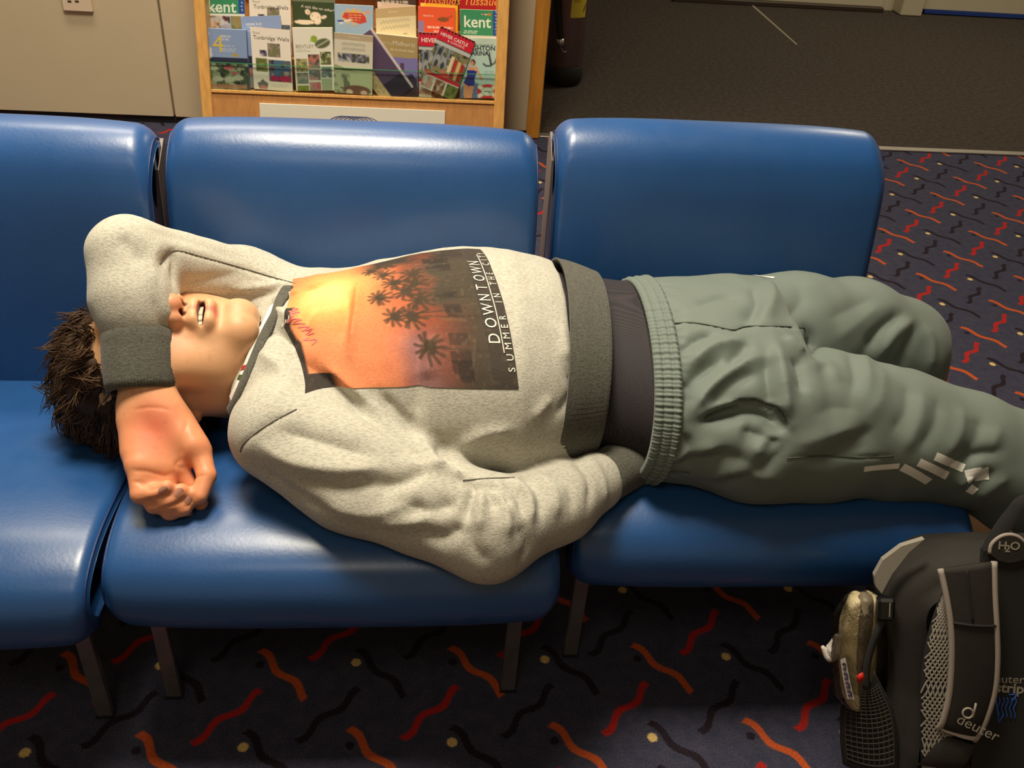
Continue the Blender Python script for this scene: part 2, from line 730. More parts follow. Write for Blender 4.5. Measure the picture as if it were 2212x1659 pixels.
    sc_ = N.new('ShaderNodeVectorMath')
    sc_.operation = 'SCALE'
    L.new(col, sc_.inputs[0])
    L.new(vn.outputs[0], sc_.inputs['Scale'])
    L.new(sc_.outputs[0], b.inputs['Base Color'])
    bp = N.new('ShaderNodeBump')
    bp.inputs['Strength'].default_value = 0.6
    bp.inputs['Distance'].default_value = 0.002
    L.new(fz.outputs['Fac'], bp.inputs['Height'])
    L.new(bp.outputs[0], b.inputs['Normal'])
    return m


M_CARPET = carpet_material()
M_DARKCARPET = mat('dark_carpet', rgb(66, 59, 53), 0.95, noise=(60, 0.25), bump=(300, 0.6, 0.003), spec=0.1)
M_WALL = mat('beige_laminate', rgb(206, 190, 160), 0.55, noise=(3, 0.03), bump=(90, 0.05, 0.001))
M_PAINT = mat('cream_paint', rgb(214, 204, 176), 0.5, noise=(4, 0.03))
M_BLACK = mat('black_plinth', rgb(20, 18, 18), 0.6)
M_STEEL = mat('brushed_strip', rgb(190, 186, 184), 0.35, metal=0.9, noise=(40, 0.1, (0.2, 4, 1)))
M_TRIMWOOD = mat('varnished_pine', rgb(206, 140, 52), 0.4, noise=(14, 0.16, (6, 6, 0.6)))
M_RACKWOOD = mat('oak_veneer', rgb(222, 166, 92), 0.4, noise=(16, 0.14, (7, 7, 0.5)))
M_RACKPANEL = mat('oak_veneer_panel', rgb(196, 138, 80), 0.45, noise=(18, 0.12, (7, 7, 0.5)))
M_WHITEPL = mat('white_plastic', rgb(226, 204, 180), 0.35)
M_CEIL = mat('ceiling_paint', rgb(225, 220, 205), 0.8)

YW = 2.862          # line where the patterned carpet ends
XL, XR, YN, YF, ZC = -2.6, 4.6, -1.6, 4.77, 2.5


def struct(name, mb, m):
    return tag(mb.build(name, m), kind='structure')


tag(MB().box((XL, YN, -0.05), (XR, YW, 0)).build('floor', M_CARPET), 'navy carpet with orange, red and black squiggles', kind='structure')
tag(MB().box((XL, YW, -0.05), (XR, YF + 0.1, 0)).build('floor', M_DARKCARPET), 'plain dark brown carpet beyond the metal strip', kind='structure')
struct('ceiling', MB().box((XL, YN, ZC), (XR, YF + 0.1, ZC + 0.08)), M_CEIL)
struct('wall_left', MB().box((XL - 0.1, YN, 0), (XL, YF + 0.1, ZC)), M_PAINT)
struct('wall_right', MB().box((XR, YN, 0), (XR + 0.1, YF + 0.1, ZC)), M_PAINT)
struct('wall_front', MB().box((XL, YN - 0.1, 0), (XR, YN, ZC)), M_PAINT)
# threshold strip
struct('trim_1', MB().box((0.335, YW - 0.016, 0), (XR, YW + 0.016, 0.005), 0.002), M_STEEL)
# panelled wall behind the seats: black plinth, laminate panels with an open joint, return beside the doorway
wb = MB()
XE = 0.322
wb.box((XL, YW, 0.0), (XE, YW + 0.12, ZC))
w_back = struct('wall_back', wb, M_WALL)
xj = float(at_y(360, 130, YW - 0.02)[0])
M_PANEL = M_WALL
for x0, x1 in ((XL, -1.95), (-1.944, xj - 0.003), (xj + 0.003, XE)):
    MB().box((x0, YW - 0.022, 0.022), (x1, YW, ZC), 0.002).build('panel', M_PANEL, w_back)
tag(MB().box((XL, YW - 0.012, 0.0), (XE, YW - 0.0005, 0.0215)).build('baseboard_back', M_BLACK), kind='structure')
# door jamb
struct('trim_2', MB().box((XE, YW - 0.03, 0), (XE + 0.042, YW + 0.13, 2.1), 0.004), M_TRIMWOOD)

# far wall of the room beyond: skirting, door post, door
wf = MB().box((XE, YF, 0), (XR, YF + 0.1, ZC))
struct('wall_far', wf, M_PAINT)
xp = float(at_y(1965, 20, YF)[0])
struct('baseboard_far', MB().box((1.2, YF - 0.02, 0.0), (xp - 0.15, YF, 0.09), 0.004), M_PAINT)
struct('trim_3', MB().box((xp - 0.09, YF - 0.10, 0), (xp + 0.02, YF, 2.05), 0.006), M_PAINT)
dr = struct('door_1', MB().box((xp + 0.03, YF - 0.035, 0.022), (XR, YF - 0.002, 2.02), 0.003), M_PAINT)
MB().box((xp + 0.06, YF - 0.042, 0.005), (XR, YF - 0.02, 0.021)).build('draught_strip', mat('blue_strip', rgb(40, 70, 150), 0.5), dr)
struct('trim_4', MB().box((1.2, YF - 0.06, 0.0), (xp - 0.16, YF - 0.021, 0.022), 0.003), mat('dark_timber', rgb(60, 48, 34), 0.6))
# worn light line and specks on the dark carpet
p0, p1 = at_z(1618, 5, 0), at_z(1722, 97, 0)
M_SPECK = mat('pale_fluff', rgb(150, 138, 120), 0.9)
dv = (p1 - p0) / np.linalg.norm(p1 - p0)
pv = np.array([-dv[1], dv[0], 0]) * 0.007
up = np.array([0, 0, 0.002])
MB().add([p0 - pv, p0 + pv, p1 + pv * .6, p1 - pv * .6, p0 - pv * .6 + up, p0 + pv * .6 + up, p1 + pv * .3 + up, p1 - pv * .3 + up],
         [(4, 5, 6, 7), (0, 1, 5, 4), (1, 2, 6, 5), (2, 3, 7, 6), (3, 0, 4, 7)]).build('seam_tape', M_SPECK, bpy.data.objects['floor.001'])

# wall socket, only its lower part is in the picture
sy = YW - 0.022
s0, s1, s2 = at_y(135, -40, sy - 0.01), at_y(201, 27, sy - 0.01), at_y(137, 24, sy - 0.01)
so = empty('wall_socket', ((s0[0] + s1[0]) / 2, sy, s1[2]), 'white double wall socket on the beige panel, cut by the top edge', 'socket')
sx0, sx1, sz0 = s2[0], s1[0], s1[2]
MB().box((sx0, sy - 0.012, sz0), (sx1, sy, sz0 + (sx1 - sx0) * 0.98), 0.003).build('socket_plate', M_WHITEPL, so)
M_HOLE = mat('socket_slot', rgb(60, 40, 30), 0.8)
for u, v in ((150, 3), (166, 3)):
    c = at_y(u, v, sy - 0.012)
    MB().box((c[0] - 0.005, c[1] - 0.0007, c[2] - 0.0025), (c[0] + 0.005, c[1] + 0.003, c[2] + 0.0025)).build('pin_slot', M_HOLE, so)

# ------------------------------------------------------------------ blue lounge seats
def vinyl_material():
    m = mat('blue_vinyl', rgb(34, 80, 138), 0.34, noise=(5, 0.10), bump=(240, 0.16, 0.0010), spec=0.55, coat=0.25)
    nt = m.node_tree
    b = nt.nodes['Principled BSDF']
    t = nt.nodes.new('ShaderNodeTexNoise')
    t.inputs['Scale'].default_value = 26
    t.inputs['Detail'].default_value = 6
    tc = nt.nodes.new('ShaderNodeTexCoord')
    nt.links.new(tc.outputs['Object'], t.inputs['Vector'])
    r = nt.nodes.new('ShaderNodeMapRange')
    r.inputs['To Min'].default_value = 0.26
    r.inputs['To Max'].default_value = 0.46
    nt.links.new(t.outputs['Fac'], r.inputs['Value'])
    nt.links.new(r.outputs[0], b.inputs['Roughness'])
    return m


M_VINYL = vinyl_material()
M_SEAM = mat('blue_seam_thread', rgb(20, 48, 104), 0.5, bump=(900, 0.5, 0.0006))
M_LEG = mat('polished_steel', rgb(140, 138, 140), 0.30, metal=0.75, noise=(30, 0.15), bump=(120, 0.05, 0.0005))
M_SHELL = mat('grey_back_shell', rgb(120, 108, 108), 0.5)


def cushion(prof, hw, inset, crown=0.006):
    """profile (y,z) closed loop, counter-clockwise seen from +X, carried across the width; inset(i)=(r at point i) rounds the ends"""
    P = np.asarray(prof, float)
    n = len(P)
    T = np.roll(P, -1, 0) - np.roll(P, 1, 0)
    T /= np.linalg.norm(T, axis=1, keepdims=True) + 1e-9
    area = 0.5 * np.sum(P[:, 0] * np.roll(P[:, 1], -1) - np.roll(P[:, 0], -1) * P[:, 1])
    Nn = np.stack([T[:, 1], -T[:, 0]], 1) * np.sign(area)      # outward
    r = np.asarray(inset, float)
    R = r.max()
    e = np.concatenate([1 - np.cos(np.linspace(0, math.pi / 2, 12))]) * 1.0
    xs = np.concatenate([-hw + R * e, np.linspace(-hw + R, hw - R, 26)[1:-1], (hw - R * e)[::-1]])
    V = []
    for x in xs:
        q = hw - abs(x)
        ins = np.where(q < r, r - np.sqrt(np.maximum(0, r * r - (r - q) ** 2)), 0)
        c = crown * (1 - (x / hw) ** 4)
        Q = P - Nn * (ins - c)[:, None]
        V.append(np.stack([np.full(n, x), Q[:, 0], Q[:, 1]], 1))
    V = np.concatenate(V)
    F = [tuple(q) for q in grid_faces(len(xs), n, True)]
    k = len(xs) - 1
    # ends closed with a fan
    ring = V.reshape(len(xs), n, 3)[3].copy()
    c0, c1 = len(V), len(V) + 1
    V = np.vstack([V, V[:n].mean(0), V[k * n:].mean(0)])
    F += [(c0, (i + 1) % n, i) for i in range(n)]
    F += [(c1, k * n + i, k * n + (i + 1) % n) for i in range(n)]
    if area > 0:
        F = [q[::-1] for q in F]
    return V, F, ring


def arc(pts, seg=6):
    """round the corners of a polygon: pts = (y, z, radius)"""
    out = []
    n = len(pts)
    for i in range(n):
        p0, p, p1 = (np.array(pts[(i + k) % n][:2], float) for k in (-1, 0, 1))
        r = pts[i][2]
        a, b = (p0 - p) / np.linalg.norm(p0 - p), (p1 - p) / np.linalg.norm(p1 - p)
        A, B = p + a * r, p + b * r
        for t in np.linspace(0, 1, seg):
            out.append((1 - t) ** 2 * A + 2 * t * (1 - t) * p + t * t * B)
    return np.array(out)


def densify(P, d=0.02):
    out = []
    for i in range(len(P)):
        a, b = P[i], P[(i + 1) % len(P)]
        k = max(1, int(np.linalg.norm(b - a) / d))
        for t in range(k):
            out.append(a + (b - a) * t / k)
    return np.array(out)


HW, HB = 0.257, 0.254
SEATP = densify(np.vstack([polyline([(0.785, 0.196), (0.752, 0.200), (0.736, 0.214), (0.729, 0.240), (0.735, 0.266), (0.752, 0.287), (0.785, 0.300), (0.83, 0.304), (0.90, 0.298), (1.05, 0.277), (1.20, 0.252)], 50), [(1.215, 0.232), (1.215, 0.17), (1.19, 0.155)]]), 0.025)
BACKP = densify(np.vstack([polyline([(1.155, 0.215), (1.166, 0.30), (1.181, 0.40), (1.201, 0.50), (1.214, 0.545), (1.229, 0.574), (1.250, 0.592), (1.275, 0.599), (1.296, 0.594), (1.312, 0.578), (1.314, 0.55)], 46), [(1.262, 0.20), (1.25, 0.192), (1.165, 0.20)]]), 0.025)


def make_chair(cx, dy, label, HB=HB):
    t = empty('lounge_seat', (cx, dy + 0.95, 0), label, 'seat', 'blue vinyl seats in the row')

    def place(V):
        V = np.array(V, float)
        V[:, 0] += cx
        V[:, 1] += dy
        return V
    r = 0.014 + 0.016 * np.clip((0.27 - SEATP[:, 1]) / 0.06, 0, 1)
    V, F, ringS = cushion(SEATP, HW, r, 0.008)
    seat = obj('seat', place(V), F, M_VINYL, t)
    w = np.clip((BACKP[:, 1] - 0.535) / 0.06, 0, 1)
    V, F, ringB = cushion(BACKP, HB, 0.012 + 0.016 * w * w * (3 - 2 * w), 0.008)
    back = obj('backrest', place(V), F, M_VINYL, t)
    # stitched seams near both ends of each cushion
    for par, ring, sel in ((seat, ringS, lambda P: (P[:, 2] > 0.203) & (P[:, 1] < 1.15)), (back, ringB, lambda P: (P[:, 2] > 0.26) & (P[:, 1] < 1.30) & ~((P[:, 2] < 0.53) & (P[:, 1] > 1.24)))):
        m = sel(ring)
        i = [k for k in range(len(m)) if m[k] and not m[k - 1]][0]
        seq = []
        while m[i % len(m)] and len(seq) < len(m):
            seq.append(i % len(m))
            i += 1
        for s in (-1, 1):
            q = ring[seq].copy()
            q[:, 0] *= -s
            MB().tube(place(q), 0.0016, 6).build('seam', M_SEAM, par, True)
    # grey shell behind the backrest
    sh = [(p[0] + 0.012, p[1]) for p in BACKP if p[0] > 1.24 and p[1] < 0.62]
    mb = MB().prism([(1.264, 0.16), (1.322, 0.55), (1.308, 0.572), (1.262, 0.545), (1.222, 0.16)], cx - HB - 0.0012, cx + HB + 0.0012, (1, 2, 0))
    mb.v = [(x, y + dy, z) for x, y, z in mb.v]
    mb.build('back_shell', M_SHELL, t)
    # frame rail and four legs
    for sx in (-0.224, 0.216):
        mb = MB().box((cx + sx - 0.0095, dy + 0.790, 0.0), (cx + sx + 0.0095, dy + 0.800, 0.212), 0.001)
        mb.build('leg', M_LEG, t)
        mb = MB().box((cx + sx - 0.0095, dy + 1.235, 0.0), (cx + sx + 0.0095, dy + 1.245, 0.2), 0.001)
        mb.build('leg', M_LEG, t)
        MB().box((cx + sx - 0.0095, dy + 0.800, 0.185), (cx + sx + 0.0095, dy + 1.235, 0.199), 0.001).build('rail', M_LEG, t)
        MB().box((cx + sx - 0.011, dy + 0.788, 0.0), (cx + sx + 0.011, dy + 0.803, 0.004)).build('foot_pad', M_BLACK, t)
    return t


make_chair(-0.611, -0.027, 'blue vinyl seat at the left edge, its cushion empty beside the dark hair')
make_chair(-0.091, 0.0, 'blue vinyl seat under the head, chest and bent arm')
make_chair(0.442, 0.057, 'blue vinyl seat under the grey shorts, behind the black backpack', 0.2495)

# ------------------------------------------------------------------ leaflet rack
RA = math.radians(12.0)
RY0 = 2.50
R_UP = np.array([0, math.sin(RA), math.cos(RA)])      # up along the face
R_IN = np.array([0, math.cos(RA), -math.sin(RA)])     # into the rack
R_X = np.array([1.0, 0, 0])
R_O = np.array([0.0, RY0, 0.0])


def rk(x, s, t):
    return R_O + R_X * x + R_UP * s + R_IN * t


def on_rack(u, v, t=0.0):
    d = ray(u, v)
    k = ((R_O + R_IN * t - EYE) @ R_IN) / (d @ R_IN)
    p = EYE + d * k - R_O
    return float(p @ R_X), float(p @ R_UP)


RM = Matrix(((1, 0, 0, 0), (0, R_UP[1], R_IN[1], RY0), (0, R_UP[2], R_IN[2], 0), (0, 0, 0, 1)))   # (x, s, t) -> world

rl, rr = on_rack(436, 250)[0], on_rack(1089, 278)[0]
rl = (rl + on_rack(418, 5)[0]) / 2
rr = (rr + on_rack(1100, 5)[0]) / 2
shelf = on_rack(760, 206)[1]
rw = on_rack(447, 190)[0] - on_rack(428, 190)[0] + 0.006
top = 0.95
rack = empty('leaflet_rack', tuple(rk((rl + rr) / 2, 0, 0.1)), 'wooden leaflet rack with tiers of brochures leaning against the beige wall', 'rack')
for x0 in (rl, rr - rw):
    MB().box((x0, 0.02, 0), (x0 + rw, top, 0.20), 0.002, RM).build('side_panel', M_RACKWOOD, rack)
MB().box((rl + rw, 0.03, 0.19), (rr - rw, top, 0.20), 0, RM).build('back_panel', M_RACKPANEL, rack)
MB().box((rl + rw, 0.03, 0.006), (rr - rw, shelf - 0.008, 0.02), 0, RM).build('front_panel', M_RACKPANEL, rack)
MB().box((rl + rw, shelf - 0.008, 0.001), (rr - rw, shelf, 0.07), 0.001, RM).build('shelf', M_RACKWOOD, rack)
for k in range(1, 4):
    s0 = shelf + 0.085 * k
    MB().box((rl + rw, s0 - 0.006, 0.055 + 0.045 * (k - 1)), (rr - rw, s0, 0.10 + 0.045 * (k - 1)), 0.001, RM).build('tier_shelf', M_RACKWOOD, rack)
g = bpy.data.materials.new('clear_acrylic')
g.use_nodes = True
nt = g.node_tree
gl, tr, mxs = nt.nodes.new('ShaderNodeBsdfGlossy'), nt.nodes.new('ShaderNodeBsdfTransparent'), nt.nodes.new('ShaderNodeMixShader')
gl.inputs['Roughness'].default_value = 0.05
tr.inputs['Color'].default_value = (0.93, 0.97, 0.94, 1)
mxs.inputs[0].default_value = 0.06
nt.links.new(tr.outputs[0], mxs.inputs[1])
nt.links.new(gl.outputs[0], mxs.inputs[2])
nt.links.new(mxs.outputs[0], nt.nodes['Material Output'].inputs[0])
M_ACRYL = g
M_ACRYLEDGE = mat('acrylic_edge', rgb(70, 150, 90), 0.2)
gt = on_rack(760, 149)[1]
lip = MB().box((rl + rw, shelf, 0.003), (rr - rw, gt, 0.006), 0, RM).build('acrylic_lip', M_ACRYL, rack)
MB().box((rl + rw, gt, 0.0028), (rr - rw, gt + 0.0016, 0.0062), 0, RM).build('lip_edge', M_ACRYLEDGE, lip)
# pale sign board with blue arcs
M_SIGN = mat('sign_board', rgb(226, 222, 206), 0.4)
a0, a1 = on_rack(560, 224), on_rack(962, 238)
b1 = on_rack(962, 300)
sign = MB().box((a0[0], min(a0[1], a1[1]) - 0.2, 0.0), (a1[0], (a0[1] + a1[1]) / 2, 0.006), 0.001, RM).build('sign_board', M_SIGN, rack)
M_ARC = mat('navy_print', rgb(46, 58, 120), 0.5)
mb = MB()
ca, cb = on_rack(700, 262), on_rack(830, 275)
for k in range(6):
    o = 0.012 * k
    pts = []
    for t in np.linspace(0, 1, 14):
        x = ca[0] + o + (cb[0] - ca[0]) * 0.62 * t
        s_ = ca[1] - 0.014 + 0.030 * math.sin(math.pi * (0.06 + 0.88 * t)) ** 0.8
        pts.append(rk(x, s_, -0.0004))
    mb.tube(pts, 0.0011 - 0.00007 * k, 5)
mb.build('arc_emblem', M_ARC, sign)

# ------------------------------------------------------------------ leaflets
M_PRINT = mat('coated_print', attr='col', rough=0.42, spec=0.4)
M_PAGES = mat('paper_edges', rgb(236, 226, 200), 0.8)
M_INK = {}


def ink(c):
    if c not in M_INK:
        M_INK[c] = mat('ink_%d' % len(M_INK), rgb(*c), 0.5)
    return M_INK[c]


def leaflet(label, TL, TR, BL, t, paint, thick=0.006, texts=(), cw=40, ch=72, back=None, group=None, name='leaflet'):
    """a stack of leaflets standing in the rack; its corners are found on the plane t behind the rack face"""
    p0, p1, p2 = (np.array(on_rack(*p, t)) for p in (BL, TL, TR))
    ex, ey = p2 - p1, p1 - p0
    W, Hh = np.linalg.norm(ex), np.linalg.norm(ey)
    ex, ey = ex / W, ey / Hh

    def P(x, y, d=0.0):          # x, y in 0..1, y up
        q = p0 + ex * x * W + ey * y * Hh
        return rk(q[0], q[1], t + d)
    th = empty(name, tuple(P(0.5, 0)), label, 'leaflet', group)
    ed = 0.0009
    v = [P(x, y, d) for d in (ed, ed + thick) for x in (0, 1) for y in (0, 1)]
    f = [(0, 1, 3, 2), (4, 6, 7, 5), (0, 4, 5, 1), (2, 3, 7, 6), (0, 2, 6, 4), (1, 5, 7, 3)]
    obj('pages', v, f, back or M_PAGES, th, False)
    c = Canvas(cw, ch, (230, 225, 205))
    paint(c)
    xs, ys = (np.arange(cw) + 0.5) / cw, 1 - (np.arange(ch) + 0.5) / ch
    xs[0], xs[-1], ys[0], ys[-1] = 0, 1, 1, 0
    V = np.array([P(x, y, 0.0) for y in ys for x in xs])
    F = grid_faces(ch, cw)
    # the cover is a thin sheet: front and back
    nV = len(V)
    Vb = np.array([P(x, y, ed) for y in (1, 0) for x in (0, 1)])
    V2 = np.vstack([V, Vb])
    cols = np.vstack([c.a.reshape(-1, 3), np.tile(c.a.mean((0, 1)), (4, 1))])
    F2 = np.vstack([F, [[nV, nV + 1, nV + 3, nV + 2]], [[0, cw - 1, nV + 1, nV]], [[nV + 2, nV + 3, nV - 1, nV - cw]], [[0, nV, nV + 2, nV - cw]], [[cw - 1, nV - 1, nV + 3, nV + 1]]])
    cov = obj('cover', V2, F2, M_PRINT, th, False, cols)
    for (s, x, y, size, colr, kw) in texts:
        rot = kw.pop('rot', 0.0) if kw else 0.0
        tv, tf = text2d(s, size, **(kw or {}))
        ca_, sa_ = math.cos(rot), math.sin(rot)
        q = np.stack([tv[:, 0] * ca_ - tv[:, 1] * sa_, tv[:, 0] * sa_ + tv[:, 1] * ca_], 1)
        vv = [P(x + a_, y + b_ * W / Hh, -0.0004) for a_, b_ in q]
        obj('lettering', vv, tf, ink(colr), cov, False)
    return th


def bars(c, x0, x1, y0, n, dy, col, seed=0, hgt=0.010):
    r = random.Random(seed)
    for k in range(n):
        a = x0 + r.random() * 0.08
        b = x1 - r.random() * 0.12
        x = a
        while x < b:
            w = 0.05 + r.random() * 0.10
            c.rect(x, y0 + k * dy, min(b, x + w), y0 + k * dy + hgt, col, 0.8)
            x += w + 0.025


def p_kent(c):
    c.rect(0, 0, 1, 1, (58, 140, 96))
    c.rect(0.86, 0, 1, 0.44, (40, 78, 150))
    for k in range(7):
        c.ell(0.93, 0.03 + k * 0.055, 0.018, 0.010, (190, 200, 220))
    c.rect(0.55, 0.055, 0.80, 0.085, (226, 220, 200))
    c.rect(0.57, 0.055, 0.63, 0.085, (190, 60, 50))
    c.ell(0.76, 0.07, 0.05, 0.018, (210, 120, 50))
    bars(c, 0.08, 0.55, 0.345, 2, 0.035, (225, 232, 215), 3)
    c.rect(0, 0.42, 1, 0.45, (230, 226, 210))
    c.photo(0, 0.45, 0.34, 1, [(190, 180, 170), (210, 140, 70), (120, 100, 70)], 4, 7)
    c.photo(0.36, 0.45, 0.66, 1, [(170, 160, 165), (90, 50, 50), (200, 190, 180)], 8, 8)
    c.photo(0.68, 0.45, 1, 1, [(150, 130, 80), (120, 110, 60)], 12, 8)


def p_four(c):
    c.rect(0, 0, 1, 0.50, (132, 152, 190))
    c.rect(0, 0.47, 1, 0.565, (40, 44, 66))
    bars(c, 0.1, 0.9, 0.51, 1, 0.03, (150, 160, 180), 2)
    bars(c, 0.36, 0.72, 0.10, 2, 0.055, (190, 196, 205), 5, 0.03)
    bars(c, 0.36, 0.80, 0.27, 3, 0.04, (188, 194, 204), 6, 0.016)
    c.ell(0.12, 0.42, 0.07, 0.06, (206, 204, 196))
    c.ell(0.15, 0.345, 0.025, 0.04, (206, 204, 196))
    c.ell(0.1, 0.08, 0.05, 0.02, (186, 196, 214))
    c.ell(0.72, 0.42, 0.08, 0.03, (170, 150, 80))
    c.photo(0, 0.565, 1, 1, [(70, 84, 62), (110, 130, 96), (40, 50, 46), (150, 160, 130)], 21, 10)
    c.ell(0.55, 0.64, 0.12, 0.03, (196, 96, 110))
    c.ell(0.68, 0.72, 0.07, 0.025, (196, 90, 110))
    c.ell(0.2, 0.65, 0.11, 0.035, (176, 190, 160))
    for x, y in ((0.28, 0.83), (0.55, 0.83), (0.75, 0.80)):
        c.ell(x, y, 0.13, 0.045, (178, 182, 160))
    c.rect(0.1, 0.92, 0.95, 0.99, (176, 120, 100), 0.7)


def p_four_plain(c):
    c.rect(0, 0, 1, 1, (142, 164, 206))
    bars(c, 0.08, 0.55, 0.10, 3, 0.045, (206, 214, 224), 9, 0.018)
    c.ell(0.72, 0.24, 0.07, 0.04, (216, 214, 206))
    c.rect(0, 0.55, 1, 0.72, (44, 50, 76))
    c.photo(0, 0.72, 1, 1, [(150, 140, 140), (190, 120, 110)], 3, 6)


def p_wells(c):
    c.rect(0, 0, 1, 1, (232, 222, 208))
    bars(c, 0.55, 0.85, 0.20, 1, 0.03, (200, 190, 180), 2)
    c.photo(0.20, 0.35, 0.38, 0.46, [(90, 84, 110), (190, 180, 180), (40, 40, 50)], 31, 14)
    c.photo(0.42, 0.24, 0.72, 0.46, [(150, 134, 120), (90, 80, 96), (120, 116, 84)], 33, 8)
    c.photo(0.08, 0.47, 0.38, 0.71, [(128, 130, 74), (96, 104, 50), (150, 150, 100)], 35, 10)
    for k in range(5):
        c.ell(0.1 + 0.07 * k, 0.47, 0.035, 0.022, (232, 222, 208))
    c.photo(0.42, 0.50, 0.98, 0.86, [(96, 92, 92), (150, 146, 140), (52, 46, 50), (70, 100, 130)], 37, 10)
    c.ell(0.55, 0.80, 0.12, 0.045, (170, 40, 80))
    c.ell(0.82, 0.80, 0.16, 0.05, (180, 44, 84))
    c.poly([(0.1, 0.90), (0.24, 0.83), (0.38, 0.90), (0.34, 0.98), (0.14, 0.98)], (110, 108, 104))
    c.ell(0.24, 0.96, 0.10, 0.03, (196, 130, 120))
    bars(c, 0.42, 0.90, 0.90, 2, 0.03, (190, 190, 160), 7)


def p_bentley(c):
    c.rect(0, 0, 1, 1, (226, 220, 204))
    c.ell(0.74, 0.245, 0.20, 0.075, (92, 100, 66), 1, -0.25)
    c.line([(0.55, 0.31), (0.92, 0.18)], 0.008, (216, 214, 190))
    c.ell(0.53, 0.175, 0.085, 0.055, (140, 165, 50), 1, 0.5)
    c.poly([(0.47, 0.17), (0.40, 0.225), (0.50, 0.21)], (150, 190, 60))
    bars(c, 0.05, 0.40, 0.335, 1, 0.03, (180, 176, 168), 5)
    ph = [(0.05, 0.49, 0.33, 0.69, [(170, 164, 110), (150, 130, 70), (110, 110, 80)]), (0.05, 0.71, 0.33, 0.89, [(120, 124, 116), (90, 96, 92), (150, 150, 140)]),
          (0.05, 0.91, 0.33, 1, [(128, 140, 56), (110, 126, 50)]), (0.36, 0.42, 0.64, 0.64, [(130, 112, 104), (190, 110, 90), (80, 72, 66)]),
          (0.36, 0.66, 0.64, 0.84, [(110, 112, 108), (70, 120, 124), (176, 140, 130)]), (0.36, 0.86, 0.64, 1, [(190, 130, 132), (200, 80, 110), (150, 130, 110)]),
          (0.67, 0.38, 0.93, 0.59, [(96, 100, 60), (70, 72, 46), (170, 176, 130)]), (0.67, 0.61, 0.93, 0.79, [(120, 140, 134), (200, 204, 190), (90, 110, 112)]),
          (0.67, 0.81, 0.93, 1, [(160, 172, 140), (140, 160, 130)])]
    for k, (x0, y0, x1, y1, cc) in enumerate(ph):
        c.photo(x0, y0, x1, y1, cc, 50 + 3 * k, 12)


def p_script(c):
    c.rect(0, 0, 1, 1, (206, 198, 176))
    c.rect(0, 0.0, 1, 0.10, (176, 158, 130))
    bars(c, 0.35, 0.8, 0.045, 1, 0.03, (206, 196, 176), 8)
    for k, y in enumerate((0.17, 0.25)):
        pts = [(0.2 + 0.6 * i / 60, y + 0.018 * math.sin(i * 0.9 + k) + 0.01 * math.sin(i * 2.1)) for i in range(60)]
        c.line(pts, 0.008, (146, 146, 130))
    c.photo(0.10, 0.33, 0.92, 0.47, [(120, 116, 140), (90, 92, 86), (170, 170, 170), (70, 70, 66)], 71, 9)
    c.grad(0, 0.58, 1, 1, (182, 190, 150), (190, 196, 160))
    c.poly([(0, 0.52), (0.6, 0.63), (0, 0.60)], (150, 150, 116))
    c.photo(0, 0.66, 0.4, 1.0, [(178, 184, 146), (150, 156, 124), (110, 116, 96)], 73, 10)
    c.ell(0.6, 0.94, 0.36, 0.09, (120, 84, 66))
    c.ell(0.40, 0.97, 0.09, 0.04, (214, 196, 170))
    c.ell(0.78, 0.97, 0.09, 0.04, (210, 180, 160))


def p_midhurst(c):
    c.rect(0, 0, 1, 1, (124, 116, 170))
    c.put((c.y < 0.30 + 0.09 * (1 - ((c.x - 0.35) / 0.8) ** 2) - 0.06 * (1 - c.x)).astype(float), (168, 144, 96))
    bars(c, 0.35, 0.95, 0.225, 1, 0.03, (205, 190, 150), 4, 0.02)
    c.poly([(0.22, 0.50), (0.45, 0.42), (0.5, 0.62), (0.75, 0.64), (0.8, 1), (0.05, 1)], (78, 58, 78))
    c.rect(0.58, 0.44, 0.68, 0.66, (86, 62, 84))
    c.poly([(0.72, 0.66), (0.86, 0.60), (0.97, 0.70), (0.97, 1), (0.7, 1)], (60, 48, 66))
    c.ell(0.45, 0.58, 0.05, 0.025, (180, 140, 150))
    c.rect(0, 0.82, 1, 1, (90, 70, 62))
    c.photo(0, 0.82, 1, 1, [(80, 62, 58), (140, 120, 110), (60, 44, 44)], 81, 8)


def p_leaning(c):
    c.rect(0, 0, 1, 1, (196, 172, 126))
    c.rect(0.30, 0, 0.93, 1, (84, 66, 92))
    c.rect(0.93, 0, 1, 1, (206, 190, 190))
    c.rect(0.30, 0.74, 0.93, 1, (52, 42, 54))
    c.photo(0, 0.3, 0.30, 1, [(196, 174, 130), (170, 150, 110)], 5, 7)


